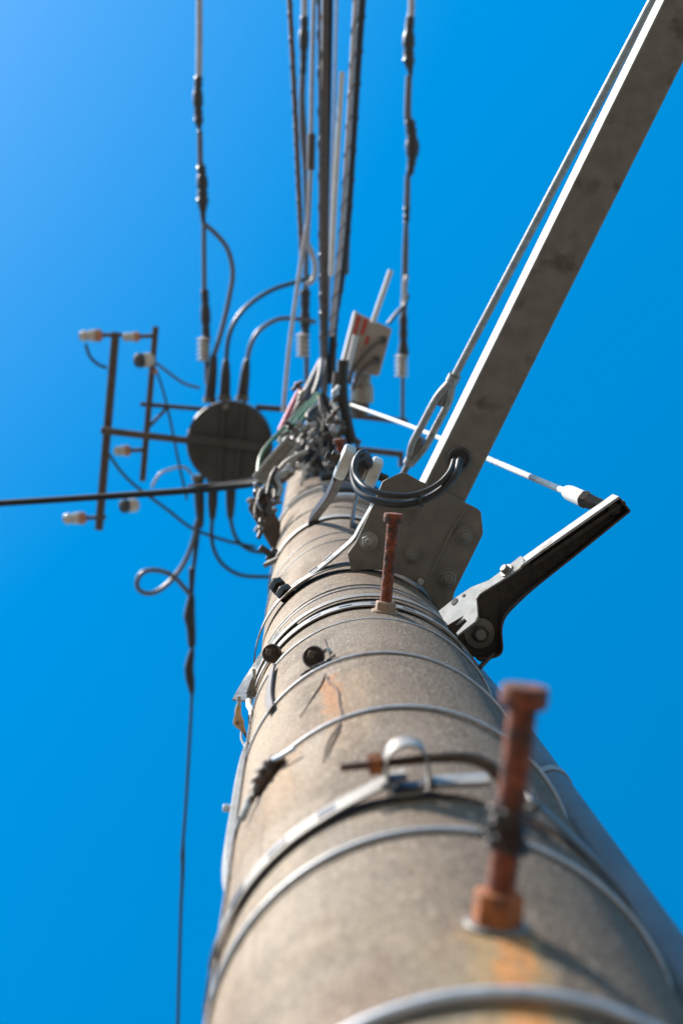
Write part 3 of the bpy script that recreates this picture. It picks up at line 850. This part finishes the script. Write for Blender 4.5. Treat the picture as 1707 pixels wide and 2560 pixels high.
for (x, y, r) in ((342, 901, 19), (305, 1266, 18)):
    o = P(x, y, FZ - .06); rr = r * K
    i_ = MB().lathe(o, UP + Vector((.9, 0, 0)), [(0, rr * .5), (.01, rr * .95), (.03, rr), (.05, rr * .85), (.09, rr * .8)], 24).build('insulator', 'black_rubber', fr)
    MB().lathe(o + Vector((.03, 0, .03)), Vector((1, -.1, .3)), [(0, rr * 1.0), (.045, rr * .95), (.06, rr * .6)], 20).build('collar', 'porcelain', i_)
MB().tube(PP((425 - 45, 925, FZ), (388, 935, FZ)), .026, 12).build('insulator', 'porcelain_brown', fr)

# ------------------------------------------------------------------ phase lines with strain insulators
def line(pts, label, name='overhead_line', m='grey_cable', group='overhead phase lines'):
    """pts: (x, y, half width in px); one tapering conductor with its wrapped lumps"""
    z = 9.25
    pth = smooth_path([P(x, y, z) for x, y, _ in pts], 5)
    rr = lerp_r([h * z / FPX for _, _, h in pts], 5)
    return tag(MB().tube(pth, rr, 12).build(name, m), label, 'power line', group)
def phase(x0, seg, label, ins_x, ins_y0, ins_y1, m='grey_cable'):
    z = 9.25
    root = thing('overhead_line', P(ins_x, ins_y1, z), label, 'power line', 'overhead phase lines')
    pth = smooth_path([P(x, y, z) for x, y, _, _ in seg], 5)
    cur, rs = [], []
    # split into runs of equal material
    i = 0
    while i < len(seg) - 1:
        j = i
        while j < len(seg) - 1 and seg[j][3] == seg[i][3]: j += 1
        sub = seg[i:j + 1]
        nm = {'w': 'conductor', 'c': 'clamp_sleeve', 'l': 'lead'}[seg[i][3]]
        mm = {'w': 'pale_cable', 'c': 'black_rubber', 'l': 'grey_cable'}[seg[i][3]]
        MB().tube(smooth_path([P(x, y, z) for x, y, _, _ in sub], 6), [q * (1 + (.22 * math.sin(k_ * 1.9 + x0) * math.sin(k_ * .83 + 1) if nm == 'clamp_sleeve' else 0)) for k_, q in enumerate(lerp_r([h * z / FPX for _, _, h, _ in sub], 6))], 12).build(nm, mm, root)
        i = j
    a_, b_ = P(ins_x, ins_y0, z), P(ins_x + (1 if ins_x < 900 else 0), ins_y1, z)
    L_ = (b_ - a_).length
    prof = []
    nsh = 5
    for s_ in range(nsh):
        t0 = L_ * s_ / nsh
        prof += [(t0, .018), (t0 + L_ / nsh * .4, .041), (t0 + L_ / nsh * .55, .041), (t0 + L_ / nsh * .95, .018)]
    MB().lathe(a_, b_ - a_, prof, 24).build('insulator', 'porcelain', root)
    return root
phase(0, [(499, -40, 8, 'w'), (499, 100, 8, 'w'), (498, 188, 8, 'w'), (497, 192, 9, 'c'), (495, 240, 12, 'c'), (497, 300, 11, 'c'), (499, 325, 4, 'c'), (500, 330, 7, 'l'), (501, 400, 7, 'l'), (503, 415, 10, 'c'), (506, 450, 13, 'c'), (507, 500, 14, 'c'), (508, 545, 6, 'c'), (510, 560, 6, 'l'), (511, 715, 6, 'l'), (512, 725, 9, 'c'), (514, 780, 12, 'c'), (516, 845, 11, 'c'), (517, 860, 6, 'l'), (517, 960, 6, 'l')],
      'left overhead line with black clamp sleeves and a ribbed white insulator above the tank', 510, 842, 905)
phase(0, [(1029, -40, 8, 'w'), (1028, 30, 8, 'w'), (1026, 42, 9, 'c'), (1022, 95, 14, 'c'), (1022, 150, 14, 'c'), (1026, 185, 5, 'c'), (1022, 190, 8, 'l'), (1019, 285, 9, 'l'), (1024, 300, 11, 'c'), (1031, 365, 17, 'c'), (1026, 425, 9, 'c'), (1019, 440, 7, 'l'), (1017, 520, 8, 'c'), (1016, 545, 8, 'c'), (1015, 560, 6, 'l'), (1013, 640, 8, 'l'), (1010, 760, 8, 'l'), (1008, 790, 9, 'c'), (1008, 880, 13, 'c'), (1008, 890, 13, 'c'), (1007, 900, 5, 'l'), (1006, 1048, 5, 'l')],
      'right overhead line with black clamp sleeves and a ribbed white insulator left of the arm', 1004, 885, 945)
phase(0, [(762, -40, 8, 'w'), (761, 36, 8, 'w'), (761, 42, 9, 'c'), (760, 90, 12, 'c'), (758, 170, 8, 'c'), (757, 185, 8, 'l'), (755, 250, 8, 'l'), (758, 330, 10, 'l'), (762, 420, 6, 'l'), (766, 560, 6, 'l'), (764, 715, 7, 'l'), (763, 725, 12, 'c'), (763, 800, 13, 'c'), (764, 838, 10, 'c'), (766, 850, 6, 'l'), (767, 1010, 6, 'l')],
      'centre overhead line with black sleeve and ribbed white insulator, left of the cable bundle', 757, 832, 895)
line([(490, 1315, 9), (492, 1340, 8), (489, 1380, 6), (484, 1420, 5), (481, 1425, 9), (479, 1480, 6), (478, 1500, 10), (474, 1540, 15), (478, 1570, 12), (480, 1612, 10), (481, 1620, 5), (478, 1640, 9), (473, 1670, 12), (476, 1700, 12), (480, 1730, 7), (480, 1745, 4), (474, 1860, 4), (466, 2000, 4), (459, 2095, 4), (457, 2140, 6), (457, 2180, 5), (452, 2300, 4), (443, 2640, 4)],
     'dark line with wrapped joints running down the left of the photo', m='black_cable')

# ------------------------------------------------------------------ centre bundle of communication cables
def helix(pts, r, rad, turns, n=6, m='brown_cable'):
    pth = smooth_path(pts, 40)
    out = []
    N_ = len(pth)
    for i, p in enumerate(pth):
        t = (pth[min(i + 1, N_ - 1)] - pth[max(0, i - 1)]).normalized()
        a_ = (UP - t * UP.dot(t)).normalized(); b_ = t.cross(a_)
        q = 2 * math.pi * turns * i / N_
        out.append(p + (a_ * math.cos(q) + b_ * math.sin(q)) * rad)
    return out
Z1 = 7.2
def bundle(pts, r, m, label, hel=None, name='communication_cable'):
    pp = PP(*[(x, y, Z1 + dz) for x, y, dz in pts])
    root = thing(name, pp[-1], label, 'cable', 'overhead cables fanning out above the pole')
    MB().tube(smooth_path(pp, 10), r, 12).build('cable', m, root)
    if hel:
        MB().tube(helix(pp, r, hel[0], hel[1]), hel[2], 6).build('spiral_hanger', hel[3], root)
    return root
bundle([(722, -40, 0), (737, 260, 0), (746, 460, 0), (755, 640, 0)], .011, 'brown_cable', 'leftmost brown cable of the overhead bundle with spiral hanger', (.0115, 16, .0025, 'brown_cable'))
bundle([(768, 560, -.1), (752, 660, -.1), (735, 780, -.1), (722, 880, -.1), (708, 1030, -.1)], .009, 'pale_cable', 'pale cable crossing down left from the bundle to the crossarm')
bundle([(785, -40, .1), (780, 200, .1), (778, 340, .1), (777, 420, .1), (768, 620, .1)], .010, 'pale_cable', 'pale thin cable second from the left in the bundle')
tag(MB().tube(PP((779, 335, Z1 + .1), (777, 425, Z1 + .1)), .017, 12).build('cable_sleeve', 'brown_cable'), 'brown sleeve round the second cable of the bundle', 'sleeve')
bundle([(797, -40, 0), (800, 300, 0), (801, 600, 0), (803, 800, 0), (806, 1000, 0)], .008, 'grey_cable', 'wavy grey cable hugging the left of the thick black cable', (.0095, 16, .0025, 'grey_cable'))
bundle([(813, -40, .03), (811, 300, .03), (810, 600, .03), (809, 800, .03), (810, 1010, .03)], .014, 'brown_cable', 'thick brown cable down the middle of the bundle')
bundle([(826, -40, .06), (822, 200, .06), (818, 400, .06), (814, 640, .06), (813, 980, .06)], .013, 'black_cable', 'thick black cable right of the brown one in the bundle')
bundle([(842, -40, 2), (836, 250, 2), (826, 600, 2), (820, 800, 2)], .008, 'pale_cable', 'faint lilac wire behind the thick black cable')
bundle([(892, -40, 0), (880, 170, 0), (868, 380, 0), (856, 560, 0), (840, 720, 0), (828, 840, 0)], .012, 'pale_cable', 'bright cable with spiral hanger right of the centre of the bundle', (.0125, 14, .0028, 'brown_cable'))
bundle([(908, -40, .05), (894, 160, .05), (880, 380, .05), (868, 560, .05), (852, 700, .05), (836, 800, .05), (828, 960, .05)], .017, 'black_cable', 'rightmost thick black cable of the overhead bundle with spiral hanger', (.0165, 16, .004, 'black_cable'))
tag(MB().tube(PP((855, 180, Z1 - .1), (838, 480, Z1 - .1), (828, 690, Z1 - .1)), .0115, 16).build('cable_guard', 'white_plastic'), 'pale plastic guard tube over a cable, ending below the top of the photo', 'cable guard')
tag(MB().tube(PP((872, 420, Z1 + .15), (862, 686, Z1 + .15)), .018, 16).build('cable_guard', 'brown_cable'), 'brown guard tube at the right of the bundle', 'cable guard')
wire('hanging_cable', [(770, 610, 9), (782, 640, 9), (788, 670, 9), (782, 700, 9), (765, 712, 9)], .014, 'pale_cable', 'short pale cable curl beside the centre line clamp')
wire('hanging_cable', [(1020, 735, 9), (1012, 760, 9), (990, 785, 9), (970, 810, 9)], .010, 'blue_black_cable', 'short dark lead from the right line down to the striped box')
wire('hanging_cable', [(1018, 690, 9.1), (1012, 705, 9.1), (1010, 740, 9.1), (1006, 760, 9.1)], .012, 'pale_cable', 'short pale jumper beside the right line')

# ------------------------------------------------------------------ striped control box
CZ = 6.6
cbx = thing('control_box', P(900, 900, CZ), 'tilted grey control box with red stripes and two cable glands, right of the bundle', 'control box')
MB().prism(PP((886, 778, CZ), (980, 822, CZ), (948, 940, CZ), (858, 924, CZ)), UP * .24).build('case', 'paint_grey', cbx, bevel=.006)
MB().prism(PP((887, 776, CZ - .006), (892, 778, CZ - .006), (862, 925, CZ - .006), (850, 922, CZ - .006)), UP * .25).build('lit_panel', 'white_plastic', cbx)  # sunlit left side of the box, painted as a white sheet
for pl in (((893, 788), (903, 792), (880, 868), (872, 866)), ((910, 796), (921, 800), (908, 838), (900, 836)), ((868, 872), (876, 874), (868, 912), (860, 910)), ((915, 840), (924, 842), (918, 862), (910, 860))):
    MB().prism(PP(*[(x, y, CZ - .004) for x, y in pl]), UP * .003).build('stripe', 'red_plastic', cbx)
for x, y in ((956, 850), (940, 900)):
    MB().lathe(P(x, y, CZ), -UP, [(0, .016), (.02, .016), (.024, .011)], 18).build('gland', 'black_rubber', cbx)
for pts in ([(956, 850), (935, 862), (905, 890), (880, 925), (872, 960)], [(940, 900), (915, 915), (895, 940), (880, 975)]):
    MB().tube(smooth_path(PP(*[(x, y, CZ - .03) for x, y in pts])), .009, 10).build('lead', 'brown_cable', cbx)
tag(MB().tube(PP((977, 676, 6.5), (932, 806, 6.5)), .0105, 14).build('antenna_rod', 'white_plastic'), 'pale rod standing above the striped control box', 'rod')
tag(MB().tube(PP((889, 838, 6.2), (880, 878, 6.2), (868, 925, 6.2)), .010, 12).build('lead_tube', 'white_plastic'), 'short pale tube in front of the striped control box', 'tube')
jc = thing('junction_canister', P(908, 960, 6.8), 'brown grey cylindrical canister under the striped control box', 'canister')
MB().lathe(P(905, 930, 6.8), P(905, 1000, 6.8) - P(905, 930, 6.8), [(0, .03), (.02, .036), (.05, .036), (.055, .045), (.12, .047), (.125, .04)], 28).build('canister_body', 'paint_grey', jc)
MB().lathe(P(896, 1000, 6.8), P(900, 1040, 6.8) - P(896, 1000, 6.8), [(0, .04), (.03, .042), (.065, .03)], 24).build('base_cap', 'arm_paint', jc)

# ------------------------------------------------------------------ crossarms at the right
def crossarm(a, b_, wpx, z, label, leg=None):
    t_ = thing('crossarm', P(*a, z), label, 'crossarm', 'steel crossarms bolted high on the pole')
    MB().bar(P(*a, z), P(*b_, z), wpx * z / FPX, .05).build('arm', 'arm_paint', t_, bevel=.003)
    if leg: MB().bar(P(*leg[0], z), P(*leg[1], z), 11 * z / FPX, .03).build('leg', 'arm_paint', t_)
    return t_
crossarm((800, 1030), (1018, 1054), 15, 9.2, 'upper right crossarm holding the right overhead line')
crossarm((820, 1115), (1008, 1136), 15, 8.6, 'lower right crossarm with a short hanging leg, left of the arm', ((1003, 1132), (1001, 1168)))
crossarm((640, 1018), (800, 1030), 14, 9.2, 'upper crossarm behind the top right of the switch tank')

# ------------------------------------------------------------------ clutter round the upper pole
def clamp(x, y, z, dirx, diry, L, r, m, label, nut=True):
    a_ = P(x, y, z)
    d_ = P(x + dirx, y + diry, z) - a_
    t_ = thing('cable_clamp', a_, label, 'clamp', 'clamps and bolts in the clutter of the upper pole')
    MB().bar(a_ - d_.normalized() * L / 2, a_ + d_.normalized() * L / 2, r * 1.6, r * 1.1).build('jaw', m, t_, bevel=.002)
    if nut:
        MB().hexa(a_ - UP * r * .5, -UP, r * .7, r * .6).build('nut', 'galvanised', t_)
        MB().tube([a_ - UP * r * .6, a_ - UP * (r * 2.0)], r * .32, 10).build('bolt', 'dark_steel', t_)
    return t_
tg = thing('cable_trunking', P(685, 1150, 5.2), 'tilted pale grey cable trunking between the tank and the pole', 'trunking')
A0, A1 = P(646, 1203, 5.2), P(733, 1100, 5.2)
dT = (A1 - A0).normalized(); sT = dT.cross(UP)
MB().bar(A0 + UP * .012, A1 + UP * .012, .034, .005).build('base_panel', 'galvanised', tg)
MB().bar(A0 - sT * .020 - UP * .004, A1 - sT * .020 - UP * .004, .010, .026).build('side_wall', 'white_steel', tg, bevel=.002)
MB().bar(A0 + sT * .020 - UP * .004, A1 + sT * .020 - UP * .004, .010, .026).build('side_wall', 'white_steel', tg, bevel=.002)
wire('green_cable', [(645, 1185, 5.4), (652, 1140, 5.5), (680, 1100, 5.6), (720, 1060, 5.8), (770, 1005, 6.0)], .0065, 'green_cable', 'green cable curving out left of the pale trunking')
wire('green_cable', [(705, 1100, 5.5), (735, 1060, 5.7), (765, 1025, 5.9), (795, 985, 6.1)], .010, 'green_cable', 'thick straight green cable running from the trunking towards the bundle')
wire('green_cable', [(730, 1085, 5.5), (760, 1045, 5.7), (785, 1010, 5.9), (800, 985, 6.1)], .006, 'green_cable', 'thin green cable at the right of the thick green one')
wire('red_cable', [(700, 1078, 5.9), (720, 1035, 6.0), (745, 985, 6.1), (757, 972, 6.1)], .010, 'red_plastic', 'red cable guard between the tank and the green cables')
wire('red_cable', [(700, 1105, 5.9), (712, 1075, 5.9), (722, 1052, 6.0)], .009, 'pale_resin', 'pale pinkish guard end below the red one')
wire('service_cable', [(700, 1100, 6.2), (735, 1040, 6.3), (770, 975, 6.4), (805, 905, 6.6)], .017, 'brown_cable', 'broad dark brown cable sloping from behind the trunking into the bundle')
wire('service_cable', [(720, 1110, 6.2), (760, 1040, 6.3), (795, 960, 6.4), (806, 900, 6.6)], .012, 'black_cable', 'black cable beside the green cables sloping into the bundle')
# big flat side plate left of the upper pole
sp_ = thing('mounting_plate', P(690, 1385, 4.5), 'dark flat mounting plate on the left edge of the upper pole', 'plate')
MB().prism(PP((622, 1268, 4.62), (636, 1248, 4.62), (660, 1235, 4.62), (702, 1310, 4.62), (697, 1396, 4.62), (688, 1384, 4.62)), UP * .008).build('plate', 'arm_paint', sp_)
MB().rib(PP((621, 1269, 4.61), (689, 1386, 4.61)), .004, .004, UP).build('lip', 'galvanised_old', sp_)
rnd = random.Random(11)
for i, (x, y, L, r, m, lb) in enumerate([
        (632, 1262, .05, .012, 'galvanised', 'pale clamp at the top left corner of the mounting plate'),
        (652, 1285, .05, .010, 'brown_cable', 'brown clamp in the middle of the mounting plate'),
        (662, 1312, .045, .010, 'dark_steel', 'dark clamp below the brown one on the mounting plate'),
        (675, 1345, .05, .009, 'galvanised_old', 'lowest clamp on the mounting plate near the pole edge'),
        (668, 1262, .06, .010, 'galvanised_old', 'grey clamp between the mounting plate and the pole'),
        (655, 1242, .05, .011, 'steel_wire', 'shiny clamp above the mounting plate'),
        (688, 1218, .12, .008, 'steel_wire', 'long shiny clamp bar left of the top bands'),
        (712, 1172, .06, .016, 'steel_wire', 'bright reflective clamp under the pale trunking'),
        (735, 1160, .07, .013, 'galvanised', 'clamp next to the bright reflective one'),
        (783, 1136, .10, .010, 'white_steel', 'bright bar clamp pointing right above the bright clamps'),
        (757, 1170, .05, .011, 'porcelain', 'white pin head above the sunlit pole top'),
        (715, 1195, .06, .012, 'brown_cable', 'brown clamp below the bright reflective one'),
        (745, 1135, .06, .016, 'dark_steel', 'dark clamp above the bright reflective one'),
        (765, 1112, .07, .014, 'galvanised_old', 'grey clamp in the tangle above the pole'),
        (800, 1100, .08, .013, 'brown_cable', 'brown clamp in the tangle below the bundle'),
        (835, 1085, .07, .013, 'dark_steel', 'dark clamp at the right of the tangle'),
        (790, 1075, .06, .012, 'galvanised', 'grey clamp at the foot of the bundle'),
        (845, 1060, .06, .012, 'galvanised_old', 'upper right clamp of the tangle'),
        (770, 1065, .06, .010, 'steel_wire', 'small shiny clamp left of the bundle foot')]):
    z = 4.9 + (1400 - y) * .004 if y > 1230 else 5.6 + rnd.uniform(-.2, .3)
    dx, dy = ((30, 44) if y > 1225 else rnd.choice([(30, -25), (40, -12), (30, 20), (10, -40)]))
    clamp(x, y, z, dx, dy, L, r, m, lb, nut=(i % 2 == 0 or r > .012))
# clustered short wires and tubes
k = 0
for pts, r, m, lb in [
        ([(778, 1150), (782, 1180), (793, 1210), (808, 1232)], .011, 'grey_cable', 'left of two grey cables bending down onto the sunlit pole'),
        ([(790, 1146), (797, 1175), (808, 1205), (822, 1228)], .011, 'grey_cable', 'right of two grey cables bending down onto the sunlit pole'),
        ([(815, 1020), (822, 1050), (840, 1072), (870, 1088), (900, 1110)], .012, 'brown_cable', 'brown cable swinging right from the foot of the bundle'),
        ([(735, 1110), (765, 1092), (800, 1085), (825, 1080)], .011, 'black_cable', 'black cable crossing the foot of the bundle'),
        ([(858, 900), (855, 960), (858, 1010), (868, 1060), (880, 1110)], .020, 'black_cable', 'thick dark riser cable beside the canister'),
        ([(842, 930), (838, 980), (846, 1040), (850, 1090)], .012, 'brown_cable', 'brown riser cable left of the dark one'),
        ([(806, 1000), (803, 1040), (800, 1090), (796, 1125)], .016, 'brown_cable', 'brown end of the bundle going down into the tangle'),
        ([(815, 990), (816, 1040), (822, 1090), (835, 1130)], .010, 'grey_cable', 'grey cable end going down into the tangle'),
        ([(640, 1330), (660, 1300), (680, 1285), (690, 1270)], .009, 'brown_cable', 'brown loop between mounting plate and pole')]:
    wire('riser_cable', [(x, y, 5.9) for x, y in pts], r, m, lb)
for x, y, hh, m, lb in ((852, 1128, 38, 'rust', 'small far rusty climbing bolt above the white insulator'),):
    a_, b_ = P(x, y + hh / 2, 4.6), P(x - 3, y - hh / 2, 4.6)
    t_ = thing('step_bolt', a_, lb, 'bolt', 'rusty climbing bolts screwed into the pole')
    MB().tube([a_, b_], .010, 12).build('shaft', m, t_)
    MB().lathe(b_, b_ - a_, [(0, .018), (.012, .018), (.014, .014)], 18).build('head', m, t_)
# tangle of thin drop cables where the bundle meets the pole
rnd = random.Random(23)
for i in range(48):
    q = rnd.random()
    x0, y0 = 668 + 190 * q + rnd.uniform(-12, 12), 1205 - 40 * math.sin(q * 3) + rnd.uniform(-25, 10)
    x3, y3 = 803 + rnd.uniform(-34, 40), 1010 + rnd.uniform(-25, 70)
    x1, y1 = x0 + rnd.uniform(-25, 25) + (x3 - x0) * .3, y0 + (y3 - y0) * .35 + rnd.uniform(-30, 20)
    x2, y2 = x0 + (x3 - x0) * .7 + rnd.uniform(-28, 28), y0 + (y3 - y0) * .7 + rnd.uniform(-15, 25)
    z_ = 5.5 + rnd.uniform(0, .9)
    wire('drop_cable', [(x0, y0, z_), (x1, y1, z_ + .05), (x2, y2, z_ + .1), (x3, y3, z_ + .15)], rnd.choice([.005, .006, .008, .010, .013]),
         rnd.choice(['brown_cable', 'brown_cable', 'matt_cable', 'matt_cable', 'dark_steel', 'arm_paint', 'grey_cable', 'galvanised']), 'thin tangled cable where the overhead bundle meets the pole', 'cable', 'tangled drop cables')
for i in range(16):
    x0, y0 = rnd.uniform(640, 700), rnd.uniform(1225, 1345)
    pts_ = [(x0, y0), (x0 + rnd.uniform(-12, 8), y0 - 22), (x0 + rnd.uniform(-4, 14), y0 - 48), (x0 + rnd.uniform(8, 28), y0 - 66)]
    wire('drop_cable', [(x, max(y, 1170), 4.5 + .02 * k_) for k_, (x, y) in enumerate(pts_)], rnd.choice([.004, .006, .008]), rnd.choice(['brown_cable', 'brown_steel', 'dark_steel', 'galvanised']),
         'short looping cable between the mounting plate and the left edge of the pole', 'cable', 'short cables beside the mounting plate')
for i in range(30):
    q = rnd.random()
    x_, y_ = (rnd.uniform(700, 900), rnd.uniform(960, 1180)) if i < 20 else (rnd.uniform(640, 690), rnd.uniform(1225, 1330))
    p_ = P(x_, y_, 5.4 if i < 20 else 4.75)
    d_ = Vector((rnd.uniform(-1, 1), rnd.uniform(-1, 1), rnd.uniform(-.5, .2))).normalized()
    rr_ = rnd.uniform(.008, .014)
    o_ = MB().lathe(p_, d_, [(-.02, rr_ * .5), (-.006, rr_ * .6), (-.005, rr_), (.006, rr_), (.008, rr_ * .6), (.025, rr_ * .45)], 12).build('wire_clip', rnd.choice(['steel_wire', 'galvanised', 'galvanised_old', 'brown_cable', 'brown_steel', 'dark_steel']))
    tag(o_, 'small wire clip among the tangled cables' if i < 20 else 'small clip between the mounting plate and the pole edge', 'clip', 'small clips among the tangled cables' if i < 20 else 'small clips beside the mounting plate')
eb_ = thing('shade_box', P(735, 1140, 6.1), 'dark box added for the shadowed cavity between the trunking and the bundle', 'shade box')  # dark box added to stand for a shadowed cavity
MB().prism(PP((700, 1120, 6.1), (745, 1075, 6.1), (800, 1090, 6.1), (812, 1150, 6.1), (760, 1178, 6.1), (702, 1172, 6.1)), UP * .25).build('case', 'arm_paint', eb_, bevel=.008)
MB().prism(PP((715, 1122, 6.09), (745, 1092, 6.09), (772, 1100, 6.09), (740, 1150, 6.09)), -UP * .012).build('cover', 'dark_steel', eb_, bevel=.003)
hc2 = thing('shackle', P(705, 1185, 5.0), 'long galvanised shackle bar reaching from the trunking down towards the top bands', 'shackle')
MB().tube(smooth_path(PP((770, 1128, 5.0), (740, 1140, 5.0), (712, 1158, 5.0), (690, 1185, 5.0), (684, 1196, 5.0))), .0065, 12).build('bar', 'galvanised', hc2)
MB().tube(smooth_path(PP((700, 1202, 4.95), (690, 1220, 4.95), (676, 1240, 4.95), (668, 1262, 4.95))), .006, 12).build('link', 'galvanised', hc2)
MB().tube(smooth_path(PP((762, 1168, 4.95), (758, 1190, 4.95), (752, 1215, 4.95))), .006, 12).build('pin', 'porcelain', hc2)
# cables wound round the pole behind the spool insulator
for i, (z, r, m, lb) in enumerate(((4.35, .012, 'pale_cable', 'pale cable wound round the pole just above the bolted band'),
                    (4.62, .012, 'black_cable', 'black cable wound round the pole behind the spool straps'),
                    (4.85, .010, 'grey_cable', 'grey cable wound round the pole behind the spool insulator'),
                    (5.35, .014, 'black_cable', 'thick black cable wound round the pole under the tangle'),
                    (5.0, .009, 'brown_cable', 'brown cable wound round the pole behind the spool insulator'))):
    a0 = -100
    pts = [C(a0 + q, RP + r + .006 + .012 * math.sin(R_(q * 1.5)), z + .0006 * q) for q in range(0, 150, 10)]
    tag(MB().tube(smooth_path(pts, 4), r, 10).build('wound_cable', m), lb, 'cable', 'cables wound round the upper pole')
for o in list(bpy.data.objects):
    if '_b' in o: del o['_b']
